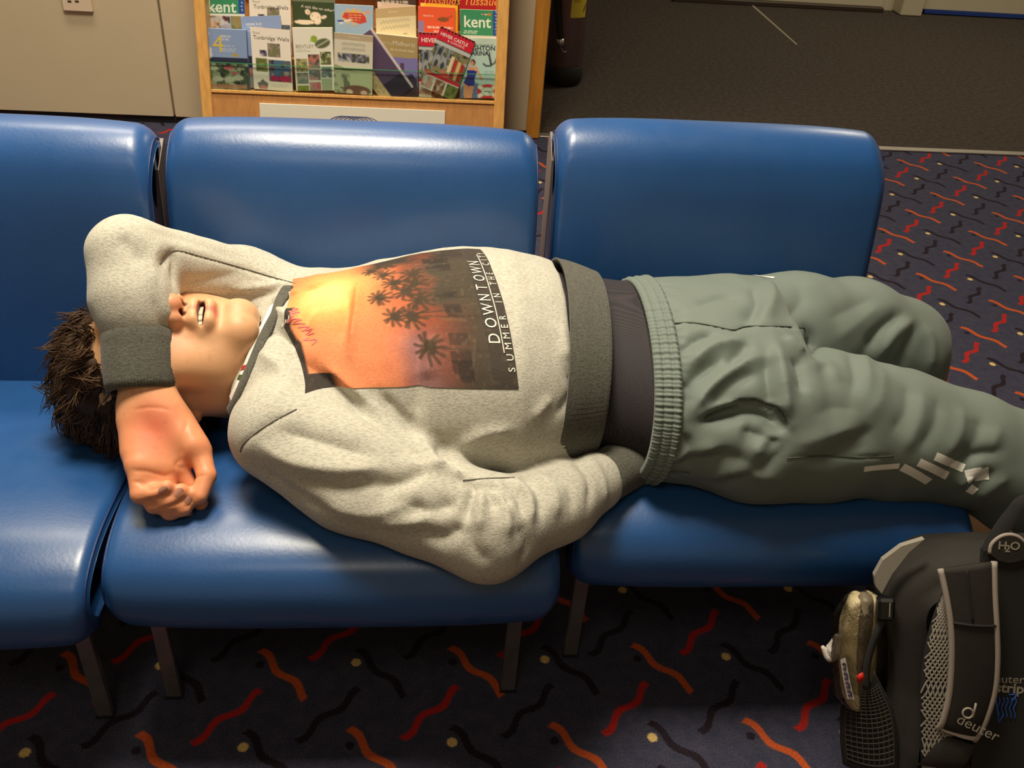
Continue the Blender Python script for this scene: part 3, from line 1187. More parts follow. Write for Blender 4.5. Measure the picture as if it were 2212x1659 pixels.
def p_hever(c):
    c.rect(0, 0, 1, 1, (90, 92, 70))
    c.photo(0, 0.2, 1, 0.72, [(106, 108, 84), (76, 84, 50), (160, 160, 156), (54, 54, 50), (130, 120, 80)], 91, 9)
    c.rect(0, 0.22, 1, 0.27, (184, 186, 182))
    c.rect(0, 0.0, 1, 0.20, (206, 30, 52))
    for k in range(10):
        c.poly([(0.1 * k, 0.0), (0.1 * k + 0.05, 0.045), (0.1 * k + 0.1, 0.0)], (40, 32, 32))
    c.rect(0, 0.20, 1, 0.215, (70, 60, 56))
    for k, x in enumerate((0.14, 0.3, 0.46)):
        c.line([(x, 0.28), (x - 0.04, 0.50)], 0.022, (128, 140, 150))
    for k, x in enumerate((0.20, 0.38)):
        c.ell(x, 0.52, 0.09, 0.10, (150, 150, 150))
        c.ell(x, 0.56, 0.05, 0.06, (56, 60, 66))
    for k, (x, cc) in enumerate(((0.55, (216, 196, 160)), (0.66, (170, 50, 40)), (0.77, (214, 170, 110)), (0.88, (164, 44, 40)))):
        c.rect(x, 0.36 + 0.02 * k, x + 0.085, 0.70, cc)
    c.ell(0.5, 0.68, 0.14, 0.055, (214, 90, 80))
    c.rect(0, 0.72, 1, 0.765, (200, 40, 56))
    c.rect(0, 0.765, 1, 1, (226, 218, 206))
    c.photo(0.0, 0.785, 0.31, 1, [(186, 150, 130), (150, 60, 50), (190, 190, 180)], 93, 11)
    c.photo(0.35, 0.785, 0.63, 1, [(150, 100, 70), (100, 60, 44), (180, 170, 160)], 95, 11)
    c.photo(0.67, 0.785, 1, 1, [(110, 120, 60), (80, 92, 44)], 97, 9)


def p_marina(c):
    c.grad(0, 0, 1, 1, (190, 208, 192), (160, 200, 196))
    c.ell(0.30, 0.94, 0.32, 0.22, (64, 78, 140), 0.8)
    # anchor
    c.line([(0.74, 0.27), (0.80, 0.43)], 0.026, (40, 48, 52))
    c.line([(0.60, 0.42), (0.66, 0.455), (0.78, 0.455), (0.90, 0.40), (0.93, 0.345)], 0.020, (40, 48, 52))
    c.ell(0.72, 0.245, 0.05, 0.028, (40, 48, 52))
    c.ell(0.72, 0.245, 0.024, 0.013, (190, 208, 192))
    bars(c, 0.58, 0.95, 0.47, 6, 0.026, (140, 160, 152), 14, 0.009)
    # bather in a navy swimsuit
    SK = (214, 150, 112)
    c.ell(0.32, 0.40, 0.07, 0.055, (96, 56, 40))
    c.ell(0.30, 0.415, 0.045, 0.04, SK)
    c.poly([(0.20, 0.47), (0.40, 0.47), (0.40, 0.55), (0.20, 0.55)], SK)
    c.line([(0.40, 0.48), (0.50, 0.60), (0.56, 0.68)], 0.028, SK)
    c.poly([(0.16, 0.52), (0.44, 0.54), (0.38, 0.66), (0.36, 0.79), (0.22, 0.80), (0.08, 0.74), (0.16, 0.64)], (44, 50, 130))
    c.poly([(0.08, 0.74), (0.22, 0.80), (0.36, 0.79), (0.33, 0.90), (0.30, 1.0), (0.10, 1.0), (0.08, 0.86)], SK)
    # lifebelt
    c.ell(0.72, 0.885, 0.27, 0.125, (206, 44, 48))
    for a in (0.6, 2.5, 3.8, 5.6):
        c.line([(0.72 + 0.15 * math.cos(a), 0.885 + 0.069 * math.sin(a)), (0.72 + 0.27 * math.cos(a), 0.885 + 0.125 * math.sin(a))], 0.045, (232, 226, 214))
    c.ell(0.72, 0.885, 0.165, 0.077, (70, 100, 96))
    c.ell(0.72, 0.885, 0.155, 0.072, (206, 222, 206))
    c.rect(0.62, 0.875, 0.80, 0.892, (70, 80, 80))
    c.line([(0.76, 0.91), (0.82, 0.90), (0.84, 0.875)], 0.012, (70, 80, 80))


def p_lamb(c):
    c.rect(0, 0, 1, 1, (60, 72, 44))
    c.rect(0, 0, 1, 0.09, (112, 120, 90))
    W_ = (236, 216, 190)
    c.ell(0.28, 0.405, 0.24, 0.035, W_)
    c.ell(0.54, 0.315, 0.13, 0.075, W_)
    c.ell(0.58, 0.375, 0.09, 0.06, W_)
    c.ell(0.36, 0.245, 0.065, 0.040, W_, 1, 0.5)
    c.ell(0.37, 0.25, 0.03, 0.018, (226, 170, 150), 1, 0.5)
    c.ell(0.74, 0.315, 0.07, 0.026, W_, 1, -0.4)
    c.ell(0.73, 0.32, 0.035, 0.012, (226, 176, 156), 1, -0.4)
    c.ell(0.50, 0.385, 0.03, 0.02, (214, 150, 140))
    c.ell(0.60, 0.32, 0.018, 0.010, (110, 90, 80))
    c.ell(0.46, 0.30, 0.014, 0.009, (130, 104, 90))


def p_burst(c):
    c.rect(0, 0, 1, 1, (160, 184, 206))
    c.ell(0.5, 0.20, 0.22, 0.09, (236, 170, 50))
    for k in range(12):
        a = k * math.pi / 6
        c.line([(0.5, 0.2), (0.5 + 0.30 * math.cos(a), 0.2 + 0.13 * math.sin(a))], 0.03, (240, 176, 60))
    c.poly([(0.26, 0.13), (0.72, 0.13), (0.80, 0.20), (0.84, 0.29), (0.66, 0.33), (0.36, 0.27), (0.20, 0.22)], (206, 70, 56))
    for y in (0.165, 0.21, 0.255):
        bars(c, 0.34, 0.78, y, 1, 0.03, (240, 190, 120), int(y * 100), 0.02)
    c.line([(0.15, 0.33), (0.30, 0.28), (0.42, 0.26)], 0.02, (236, 232, 226))
    c.ell(0.16, 0.29, 0.09, 0.02, (70, 70, 150))
    c.ell(0.86, 0.12, 0.08, 0.035, (214, 160, 150))
    bars(c, 0.25, 0.70, 0.36, 1, 0.03, (210, 160, 70), 11, 0.02)


def p_script2(c):
    c.rect(0, 0, 1, 1, (226, 208, 164))
    c.rect(0, 0, 1, 0.16, (196, 168, 120))
    bars(c, 0.3, 0.55, 0.07, 1, 0.03, (226, 212, 180), 4, 0.02)
    for k, y in enumerate((0.25, 0.36)):
        pts = [(0.12 + 0.72 * i / 60, y - 0.03 * i / 60 + 0.020 * math.sin(i * 0.9 + k) + 0.012 * math.sin(i * 2.1)) for i in range(60)]
        c.line(pts, 0.008, (176, 164, 128))
    bars(c, 0.62, 0.86, 0.46, 1, 0.03, (90, 80, 60), 5, 0.018)


def p_orange(c):
    c.rect(0, 0, 1, 1, (238, 92, 52))
    bars(c, 0.08, 0.5, 0.13, 1, 0.03, (240, 210, 190), 6, 0.014)
    c.ell(0.68, 0.19, 0.16, 0.035, (134, 84, 40))
    c.line([(0.70, 0.19), (0.92, 0.13)], 0.014, (140, 80, 40))
    c.rect(0, 0.22, 0.17, 0.62, (150, 128, 170))
    bars(c, 0.22, 0.95, 0.30, 1, 0.03, (244, 224, 200), 7, 0.03)
    bars(c, 0.42, 0.92, 0.37, 1, 0.03, (244, 214, 190), 8, 0.026)


def p_red(c):
    c.rect(0, 0, 1, 1, (172, 22, 30))


WH, INKD, GOLD = (226, 232, 212), (96, 84, 70), (224, 168, 70)
G1, G2, G3 = 'leaflet stacks on the front tier', 'leaflet stacks on the middle tier', 'leaflet stacks on the upper tier'
leaflet('thick pale blue booklet with a gold 4 over water lilies, leftmost on the front tier', (437, 61), (531, 65), (447, 191), 0.014, p_four, 0.034,
        [('4', 0.20, 0.62, 0.55, (206, 178, 84), {})], 44, 60, mat('blue_pages', rgb(150, 176, 214), 0.6), G1)
leaflet('blue leaflet leaning sideways between the gold 4 booklet and a white leaflet', (520, 36), (606, 33), (534, 190), 0.034, p_four_plain, 0.004, (), 36, 64, None, G1)
leaflet('white town leaflet with square photos and a magenta flower border', (540, 58), (626, 65), (549, 192), 0.016, p_wells, 0.006,
        [('Tunbridge Wells', 0.06, 0.815, 0.135, INKD, {}), ('Royal', 0.06, 0.90, 0.08, (170, 150, 130), {})], 44, 68, mat('salmon_pages', rgb(226, 160, 120), 0.6), G1)
leaflet('white leaflet with a green duck shaped from a leaf and nine small photos', (631, 60), (717, 60), (640, 196), 0.012, p_bentley, 0.028,
        [('BENTLEY', 0.05, 0.685, 0.115, (150, 146, 120), {}), ('Country & Park', 0.05, 0.625, 0.06, (176, 172, 160), {})], 48, 72, None, G1)
leaflet('beige leaflet with grey script and a thin landscape photo', (722, 70), (806, 78), (722, 199), 0.0068, p_script, 0.0098, (), 44, 68, None, G1)
leaflet('ochre and violet town guide showing dark ruins under a violet sky', (808, 72), (902, 82), (811, 202), 0.022, p_midhurst, 0.032,
        [('easy', 0.20, 0.84, 0.13, (196, 180, 140), {}), ('Midhurst', 0.42, 0.84, 0.145, (214, 204, 176), {}), ('Town Guide 2012', 0.38, 0.755, 0.075, (196, 180, 144), {})], 44, 68, None, G1)
leaflet('dark leaflet slipped diagonally across the ochre and violet town guide', (742, 104), (804, 61), (833, 229), 0.0185, p_leaning, 0.002, (), 30, 60, None, G1)
leaflet('red topped castle leaflet standing upright, half behind its tilted copy', (904, 69), (984, 74), (905, 209), 0.024, p_hever, 0.008,
        [('HEVER', 0.07, 0.855, 0.15, (240, 210, 200), {'bold': 0.004})], 44, 68, None, G1)
leaflet('red topped castle leaflet tilted to the right, in front of its upright copy', (952, 56), (1027, 90), (907, 186), 0.0105, p_hever, 0.003,
        [('HEVER CASTLE', 0.06, 0.875, 0.118, (240, 210, 200), {'bold': 0.003}), ('& GARDENS', 0.30, 0.82, 0.09, (240, 210, 200), {})], 46, 70, None, G1)
leaflet('pale green seaside leaflet with a bather and a red lifebelt', (996, 82), (1079, 83), (994, 212), 0.0165, p_marina, 0.026,
        [('BRIGHTON', 0.06, 0.80, 0.165, (60, 70, 72), {'bold': 0.004}), ('MARINA', 0.16, 0.72, 0.15, (60, 70, 72), {'bold': 0.004}), ('the Summer of', 0.34, 0.875, 0.08, (110, 122, 116), {'shear': 0.3})], 48, 72, None, G1)
leaflet('green leaflet with white kent lettering, leftmost on the middle tier', (440, -32), (527, -30), (446, 110), 0.055, p_kent, 0.012,
        [('kent', 0.07, 0.600, 0.40, WH, {'bold': 0.006})], 40, 64, None, G2)
leaflet('white town leaflet behind the blue leaning one on the middle tier', (537, -18), (627, -14), (543, 118), 0.055, p_wells, 0.012,
        [('Tunbridge Wells', 0.10, 0.745, 0.125, INKD, {}), ('Royal', 0.08, 0.835, 0.08, (170, 150, 130), {})], 40, 64, None, G2)
leaflet('dark green leaflet with a white lamb', (630, -10), (722, -6), (636, 128), 0.055, p_lamb, 0.012,
        [('A visit like no other!', 0.20, 0.825, 0.094, (236, 226, 204), {'rot': -0.10, 'shear': 0.2})], 46, 70, None, G2)
leaflet('pale blue leaflet with a red and yellow sunburst', (722, 9), (806, 13), (724, 130), 0.055, p_burst, 0.030, (), 44, 66, mat('pale_pages', rgb(214, 226, 232), 0.6), G2)
leaflet('tan topped cream leaflet with faint script on the middle tier', (811, 19), (898, 13), (815, 140), 0.055, p_script2, 0.014, (), 40, 60, None, G2)
leaflet('pinkish leaflet stack poking up behind the tan topped cream one', (815, 4), (898, 12), (819, 120), 0.072, lambda c: c.rect(0, 0, 1, 1, (206, 176, 156)), 0.018, (), 12, 16, None, G2)
leaflet('orange leaflet with white print in front of a yellow one', (903, 13), (983, 17), (904, 150), 0.055, p_orange, 0.006, (), 44, 66, None, G2)
leaflet('yellow leaflet edge showing behind the orange one', (908, 6), (989, 12), (909, 140), 0.064, lambda c: c.rect(0, 0, 1, 1, (240, 172, 40)), 0.008, (), 10, 16, mat('yellow_pages', rgb(240, 180, 50), 0.6), G2)
leaflet('green leaflet with white kent lettering, rightmost on the middle tier', (994, 20), (1077, 23), (996, 150), 0.055, p_kent, 0.024,
        [('kent', 0.08, 0.715, 0.40, WH, {'bold': 0.006})], 40, 64, None, G2)
leaflet('dark brown leaflet top at the upper edge, above the pinkish stack', (812, -60), (898, -58), (814, 60), 0.10, lambda c: (c.rect(0, 0, 1, 1, (70, 48, 40)), bars(c, 0.1, 0.9, 0.50, 1, 0.03, (206, 190, 170), 3, 0.04)), 0.01, (), 30, 40, None, G3)
leaflet('red leaflet with gold script, left of the two at the top edge', (903, -60), (984, -58), (905, 60), 0.10, p_red, 0.01,
        [('Tussauds', 0.08, 0.435, 0.28, GOLD, {'shear': 0.25})], 12, 16, None, G3)
leaflet('red leaflet with gold script, right of the two at the top edge', (990, -58), (1078, -56), (992, 60), 0.10, p_red, 0.01,
        [('Tussauds', 0.10, 0.425, 0.27, GOLD, {'shear': 0.25})], 12, 16, None, G3)

# ------------------------------------------------------------------ fire extinguisher beyond the doorway
ex_y = 3.42
c_b = at_z(1213, 176, 0.0)
M_EXT = mat('dark_steel_cylinder', rgb(112, 92, 92), 0.28, metal=0.55, noise=(8, 0.05), spec=0.6)
M_RUB = mat('black_rubber', rgb(18, 17, 17), 0.7)
R_ = 0.072
c_b = np.array([c_b[0], c_b[1], 0.0])
ext = empty('fire_extinguisher', tuple(c_b), 'dark steel fire extinguisher with black base and yellow label beside the pine door jamb', 'extinguisher')
MB().lathe([(0.01, 0.06), (R_ * .98, 0.065), (R_, 0.075), (R_, 0.45), (R_ * .93, 0.49), (R_ * .6, 0.525), (0.02, 0.54), (0.02, 0.57), (0.0005, 0.57)], c_b, 48).build('cylinder', M_EXT, ext, True)
MB().lathe([(0.001, 0.0), (R_ * 0.86, 0.0), (R_ * 0.98, 0.012), (R_ * 1.02, 0.03), (R_ * 1.02, 0.068), (R_ * 0.99, 0.070)], c_b, 48).build('base_ring', M_RUB, ext, True)
MB().box((c_b[0] - 0.018, c_b[1] - 0.018, 0.565), (c_b[0] + 0.018, c_b[1] + 0.018, 0.60), 0.004).build('valve', M_STEEL, ext)
MB().box((c_b[0] - 0.012, c_b[1] - 0.085, 0.598), (c_b[0] + 0.012, c_b[1] + 0.03, 0.607), 0.003).box((c_b[0] - 0.010, c_b[1] - 0.080, 0.618), (c_b[0] + 0.010, c_b[1] + 0.02, 0.627), 0.003).build('grip', M_RUB, ext)
MB().lathe([(R_ * 1.004, 0.163), (R_ * 1.012, 0.164), (R_ * 1.004, 0.166)], c_b, 48).build('strap', mat('dull_wire', rgb(120, 96, 70), 0.4, metal=.7), ext, True)
cam_dir = math.atan2(-c_b[1], -c_b[0])


def on_cyl(a, z, r=R_):
    return (c_b[0] + r * math.cos(cam_dir + a), c_b[1] + r * math.sin(cam_dir + a), z)


hose = [on_cyl(-0.62, 0.50, R_ * 1.05), on_cyl(-0.62, 0.40, R_ * 1.25), on_cyl(-0.58, 0.33, R_ * 1.22), on_cyl(-0.45, 0.26, R_ * 1.18), on_cyl(-0.22, 0.165, R_ * 1.12)]
MB().tube(polyline(hose, 24), 0.0105, 10).build('hose', M_RUB, ext, True)
MB().tube([on_cyl(-0.23, 0.172, R_ * 1.12), on_cyl(-0.17, 0.148, R_ * 1.12)], [0.013, 0.0125], 12).build('nozzle', M_STEEL, ext, True)
mb = MB()
mb.tube([on_cyl(a, 0.140 - 0.014 * math.cos(a * 9), R_ * 1.03) for a in np.linspace(-0.20, 0.10, 10)], 0.0025, 6)
mb.build('clip', M_STEEL, ext, True)
# yellow label wrapped on the cylinder
lab = Canvas(40, 60, (206, 184, 62))
for k in range(7):
    bars(lab, 0.1, 0.66, 0.60 + 0.04 * k, 1, 0.03, (120, 104, 40), 30 + k, 0.014)
lab.ell(0.42, 0.48, 0.10, 0.05, (130, 90, 40))
lab.ell(0.42, 0.47, 0.05, 0.03, (206, 184, 62))
lab.line([(0.85, 0.68), (0.95, 0.64), (0.90, 0.70)], 0.03, (120, 96, 40))
lab.line([(0.80, 0.93), (0.95, 0.88)], 0.03, (110, 90, 40))
A_, Z_ = np.linspace(0.12, 0.95, 40), np.linspace(0.60, 0.243, 60)
obj('label', np.array([on_cyl(a, z, R_ * 1.008 if z < .45 else R_ * 1.008 * (1 if z < .45 else 1)) for z in np.minimum(Z_, 0.45) for a in A_]), grid_faces(60, 40), M_PRINT, ext, True, lab.a.reshape(-1, 3))

# ------------------------------------------------------------------ the sleeping person
person = empty('person', (0.25, 0.98, 0.0), 'person asleep across the blue seats in a grey sweatshirt, forearm over the eyes', 'person')


def rotvec(w):
    w = np.asarray(w, float)
    a = np.linalg.norm(w) + 1e-12
    k = w / a
    K = np.array([[0, -k[2], k[1]], [k[2], 0, -k[0]], [-k[1], k[0], 0]])
    return np.eye(3) + math.sin(a) * K + (1 - math.cos(a)) * K @ K


# head frame: local x = the person's right, y = out of the face, z = towards the crown
H_R = rotvec([0.26, 0.0, 0.10]) @ np.array([[0, -1, 0], [0, 0, 1], [-1, 0, 0]], float).T
H_S = 1.03
H_C = np.array([-0.314, 1.006, 0.377])


def hw(p):
    return H_C + H_S * (H_R @ np.asarray(p, float))


def zt(u, v, z):
    return at_z(u, v, z)


# joints ---------------------------------------------------------------
SH_F, EL_F, WR_F = np.array([-0.165, 1.125, 0.405]), zt(274, 548, 0.526), zt(322, 872, 0.395)
SH_N, EL_N, WR_N = zt(595, 925, 0.385), zt(1052, 1143, 0.345), zt(1340, 1005, 0.325)
HIP_N, KN_N, AN_N = np.array([0.40, 0.92, 0.375]), np.array([0.750, 0.880, 0.340]), np.array([0.775, 0.865, 0.05])
HIP_F, KN_F, AN_F = np.array([0.40, 1.06, 0.385]), np.array([0.705, 1.125, 0.360]), np.array([0.745, 1.15, 0.05])
FA = [np.array([-0.150, 1.10, 0.405]), np.array([-0.235, 1.125, 0.435]), EL_F, EL_F + (WR_F - EL_F) * 0.30, zt(297, 676, 0.474)]
NA = [zt(612, 930, 0.385), zt(770, 1015, 0.362), EL_N, zt(1205, 1085, 0.338), zt(1283, 1042, 0.333)]
FING = {
    'little': [(296, 1003, .362, .0125), (302, 1068, .342, .0102), (334, 1066, .346, .0094), (360, 1052, .352, .0082)],
    'ring': [(324, 1010, .356, .0130), (334, 1089, .330, .0108), (369, 1083, .335, .0098), (391, 1060, .344, .0086)],
    'middle': [(352, 1012, .352, .0130), (368, 1103, .320, .0108), (396, 1096, .325, .0098), (410, 1072, .334, .0088)],
    'index': [(381, 1006, .348, .0120), (409, 1050, .328, .0100), (419, 1076, .318, .0094), (434, 1087, .316, .0084)],
    'thumb': [(388, 915, .374, .0180), (434, 978, .360, .0122), (446, 1028, .347, .0112), (432, 1072, .336, .0088)],
}
FINGP = {k: ([zt(*p[:3]) for p in v], [p[3] for p in v]) for k, v in FING.items()}
PALM = [((293, 892, .386), 'little', .0185), ((314, 888, .390), 'ring', .0175), ((334, 886, .391), 'middle', .0175), ((352, 888, .390), 'index', .0175)]
HAND_ALL = [p for v in FINGP.values() for p in v[0]] + [WR_F]

TORSO = np.array([
    (-0.215, 1.015, 0.352, 0.085, 0.060), (-0.175, 1.015, 0.364, 0.125, 0.085), (-0.135, 1.02, 0.376, 0.150, 0.102), (-0.06, 1.012, 0.388, 0.168, 0.116),
    (0.0, 1.008, 0.396, 0.180, 0.124), (0.055, 1.002, 0.401, 0.187, 0.129), (0.115, 1.002, 0.401, 0.186, 0.128),
    (0.160, 1.012, 0.394, 0.176, 0.121), (0.200, 1.022, 0.386, 0.163, 0.112)])


def head_sdf(P):
    q = (P - H_C) @ H_R / H_S
    x, y, z = q[:, 0], q[:, 1], q[:, 2]
    ax = np.abs(x)
    S = np.stack([ax, y, z], 1)                       # mirrored half
    d = ellip(q, (0, -0.012, 0.040), (0.076, 0.095, 0.083))
    d = smin(d, ellip(q, (0, 0.036, 0.012), (0.064, 0.066, 0.062)), 0.02)
    d = smin(d, ellip(q, (0, 0.030, -0.045), (0.058, 0.058, 0.056)), 0.030)
    d = smin(d, rcone(S, (0.050, 0.002, -0.064), (0.014, 0.071, -0.092), 0.016, 0.0125), 0.032)   # jaw line
    d = smin(d, rcone(S, (0.054, -0.004, -0.020), (0.050, 0.002, -0.064), 0.017, 0.016), 0.020)
    d = smin(d, rcone(q, (-0.009, 0.076, -0.092), (0.009, 0.076, -0.092), 0.0125, 0.0125), 0.036)   # chin
    d = smin(d, ellip(S, (0.042, 0.058, -0.022), (0.026, 0.024, 0.030)), 0.018)                     # cheeks
    d = smin(d, ellip(S, (0.032, 0.046, -0.056), (0.030, 0.026, 0.032)), 0.02)
    d = smin(d, ellip(q, (0, 0.074, -0.050), (0.026, 0.022, 0.026)), 0.015)                         # muzzle
    d = smin(d, rcone(S, (0.012, 0.089, 0.032), (0.044, 0.074, 0.030), 0.009, 0.008), 0.014)        # brow
    d = smax(d, -ellip(S, (0.032, 0.098, 0.010), (0.017, 0.014, 0.012)), 0.012)                     # eye sockets
    d = smin(d, ellip(S, (0.031, 0.074, 0.010), (0.0135, 0.013, 0.011)), 0.004)                     # closed lids
    # nose
    n = rcone(q, (0, 0.090, 0.024), (0, 0.1115, -0.018), 0.0090, 0.0118)
    n = smin(n, ellip(q, (0, 0.1125, -0.0200), (0.0120, 0.0110, 0.0112)), 0.005)
    n = smin(n, ellip(S, (0.0140, 0.1020, -0.0225), (0.0086, 0.0112, 0.0095)), 0.004)
    n = smin(n, rcone(q, (0, 0.108, -0.026), (0, 0.095, -0.032), 0.0045, 0.005), 0.004)
    d = smin(d, n, 0.008)
    d = smax(d, -ellip(S, (0.0070, 0.1040, -0.0295), (0.0036, 0.0068, 0.0050)), 0.002)
    # lips, slightly parted
    d = smin(d, polytube(S, [(0, 0.0970, -0.0420), (0.010, 0.0955, -0.0425), (0.0235, 0.0850, -0.0500)], [.0058, .0058, .0034]), 0.004)
    d = smin(d, polytube(S, [(0, 0.0950, -0.0605), (0.011, 0.0930, -0.0590), (0.0235, 0.0845, -0.0510)], [.0062, .0060, .0034]), 0.004)
    d = smax(d, -ellip(q, (0, 0.0960, -0.0510), (0.0200, 0.0200, 0.0044)), 0.0025)
    d = smax(d, -ellip(q, (0, 0.0970, -0.0725), (0.018, 0.0040, 0.0035)), 0.010)
    # ears
    e = ellip(S, (0.0765, -0.014, -0.002), (0.0085, 0.019, 0.031))
    e = smin(e, ellip(S, (0.0745, -0.006, -0.030), (0.0070, 0.0085, 0.0100)), 0.006)
    e = smax(e, -ellip(S, (0.0860, -0.010, 0.000), (0.0070, 0.0100, 0.0160)), 0.004)
    e = smin(e, ellip(S, (0.0745, 0.004, -0.006), (0.006, 0.005, 0.007)), 0.004)
    d = smin(d, e, 0.004)
    return d * H_S


def hand_sdf(P):
    d = None
    for p, k, r in PALM:
        q = rcone(P, zt(*p), FINGP[k][0][0], r, FINGP[k][1][0] * 1.08)
        d = q if d is None else smin(d, q, 0.016)
    d = smin(d, rcone(P, zt(366, 902, .386), zt(416, 962, .368), .0205, .0165), 0.014)
    d = smin(d, rcone(P, zt(296, 915, .384), zt(294, 975, .366), .0185, .0160), 0.010)
    # hollow of the palm
    d = smax(d, -ellip(P, zt(343, 955, .412), (0.017, 0.036, 0.022)), 0.022)
    for k, (pts, rs) in FINGP.items():
        f = None
        for i in range(3):
            q = rcone(P, pts[i], pts[i + 1], rs[i], rs[i + 1])
            f = q if f is None else smin(f, q, 0.003)
        d = smin(d, f, 0.010 if k == 'thumb' else 0.005)
    w = rcone(P, WR_F, WR_F + (EL_F - WR_F) * 0.35, 0.0265, 0.030)
    w = smin(w, rcone(P, WR_F + np.array([-0.012, 0, 0]), zt(300, 900, .385), 0.019, 0.017), 0.012)
    w = smin(w, rcone(P, WR_F + np.array([0.012, 0, 0]), zt(352, 895, .388), 0.019, 0.017), 0.012)
    return smin(d, w, 0.018)


def body_sdf(P):
    hd = boxed(P, 0.05, [hw((-.1, -.12, -.13)), hw((.1, .14, .14)), hw((.1, -.12, .14)), hw((-.1, .14, -.13)), hw((.1, .14, -.13)), hw((-.1, -.12, .14))], head_sdf)
    nk0, nk1 = hw((0, -0.018, -0.062)), np.array([-0.14, 1.02, 0.365])
    hd = smin(hd, boxed(P, 0.12, [nk0, nk1], lambda q: rcone(q, nk0, nk1, 0.055, 0.064)), 0.022)
    tor = TORSO.copy()
    tor[:, 3:] -= 0.020
    tor = np.vstack([tor[1:], [(0.25, 1.03, 0.375, 0.130, 0.088), (0.31, 1.00, 0.383, 0.140, 0.092), (0.38, 0.99, 0.384, 0.125, 0.078)]])
    d = boxed(P, 0.06, [(-.2, .83, .25), (.42, 1.2, .54)], lambda q: xtube(q, tor))
    d = smin(d, boxed(P, 0.11, FA, lambda q: polytube(q, FA[:4] + [WR_F], [.044, .038, .033, .034, .0265])), 0.02)
    d = smin(d, boxed(P, 0.11, NA, lambda q: polytube(q, NA + [WR_N], [.048, .046, .038, .030, .026, .026])), 0.02)
    for a, b, c in ((HIP_N, KN_N, AN_N), (HIP_F, KN_F, AN_F)):
        d = smin(d, boxed(P, 0.12, [a, b], lambda q: rcone(q, a, b, .066, .046)), 0.01)
        m = b + (c - b) * 0.33 + np.array([-0.012, 0, 0])
        d = smin(d, boxed(P, 0.12, [b, m, c], lambda q: smin(rcone(q, b, m, .046, .052), rcone(q, m, c, .054, .033), 0.02)), 0.02)
        f = c + np.array([0.02, -0.10, -0.022])
        d = smin(d, boxed(P, 0.08, [c, f], lambda q: rcone(q, c + np.array([0, 0.01, -0.008]), f, .036, .022)), 0.015)
    # the near hand, tucked under the waistband
    t1 = np.array([0.335, 0.930, 0.345])
    d = smin(d, boxed(P, 0.06, [WR_N, t1], lambda q: rcone(q, WR_N, t1, 0.026, 0.026)), 0.012)
    for k, o in enumerate((-0.03, -0.01, 0.01, 0.03)):
        a, b = t1 + np.array([0, o * .8, .004]), t1 + np.array([0.065 - abs(o) * .4, 0.03 + o, 0.006])
        d = smin(d, boxed(P, 0.03, [a, b], lambda q: rcone(q, a, b, 0.0105, 0.008)), 0.004)
    d = smin(d, boxed(P, 0.07, HAND_ALL, hand_sdf), 0.012)
    return smin(d, hd, 0.006)


def skin_colors(V, Nn):
    base = lin(np.array([226, 176, 132]) / 255)
    c = np.tile(base, (len(V), 1))
    q = (V - H_C) @ H_R / H_S
    ax = np.abs(q[:, 0])

    def mix(m, col):
        nonlocal c
        m = np.clip(m, 0, 1)[:, None]
        c = c * (1 - m) + lin(np.array(col) / 255) * m

    def g(p, r):
        return np.exp(-np.sum(((np.stack([ax, q[:, 1], q[:, 2]], 1) - p) / r) ** 2, 1))
    n = vnoise(V, 90, 3) * 0.5 + vnoise(V, 220, 5) * 0.5
    hd = (np.linalg.norm((V - H_C), axis=1) < 0.19)
    mix(hd * g((0, 0.112, -0.018), (0.016, 0.022, 0.016)) * 0.75, (214, 112, 84))
    mix(hd * g((0.030, 0.080, -0.020), (0.026, 0.03, 0.020)) * 0.40, (222, 120, 92))
    mix(hd * g((0.075, -0.01, -0.01), (0.02, 0.025, 0.04)) * 0.5, (206, 112, 86))
    jaw = hd * np.clip((-0.030 - q[:, 2]) / 0.03, 0, 1) * np.clip((0.14 - ax) / 0.05, 0, 1)
    mix(jaw * (0.16 + 0.12 * n), (150, 104, 74))
    up = np.array([[0, 0.0970, -0.0420], [0.010, 0.0955, -0.0425], [0.0235, 0.0850, -0.0500]])
    lo = np.array([[0, 0.0950, -0.0605], [0.011, 0.0930, -0.0590], [0.0235, 0.0845, -0.0510]])
    S = np.stack([ax, q[:, 1], q[:, 2]], 1)
    for L_, w in ((up, .0105), (lo, .0112)):
        dd, _ = seg_dist(S, L_)
        dd, tt = seg_dist(S, L_)
        w = w * (1 - 0.50 * tt)
        mix(hd * np.clip((w - dd) / 0.0032, 0, 1) * 0.8, (200, 106, 96))
    mix(hd * (ellip(q, (0, 0.088, -0.0510), (0.0195, 0.012, 0.0047)) < 0.0006), (70, 26, 24))
    mix(hd * (ellip(S, (0.0070, 0.1040, -0.0300), (0.0034, 0.0062, 0.0048)) < 0.0012) * 0.9, (96, 40, 32))
    # hand: flushed palm and fingers
    hp = zt(350, 1010, .355)
    r = np.linalg.norm(V - hp, axis=1)
    mix(np.clip((0.115 - r) / 0.05, 0, 1) * 0.62, (222, 128, 88))
    pr = np.linalg.norm((V - zt(338, 925, .385)) / np.array([1.0, 1.3, 1.3]), axis=1)
    mix(np.clip((0.034 - pr) / 0.03, 0, 1) * 0.7, (220, 96, 72))
    mix((np.abs(n) > 0.62) * hd * 0.18, (176, 96, 70))
    return c * (1 + 0.05 * n[:, None])


M_SKIN = mat('skin', attr='col', rough=0.48, sss=0.25, bump=(260, 0.12, 0.0008), spec=0.4)
V, F = surface(body_sdf, (-0.46, 0.70, 0.0), (0.92, 1.30, 0.66), 0.0026)
V = relax(V, F, 1, 0.35)
Nb = normals(V, F)
bv = bvh_of(V, F)
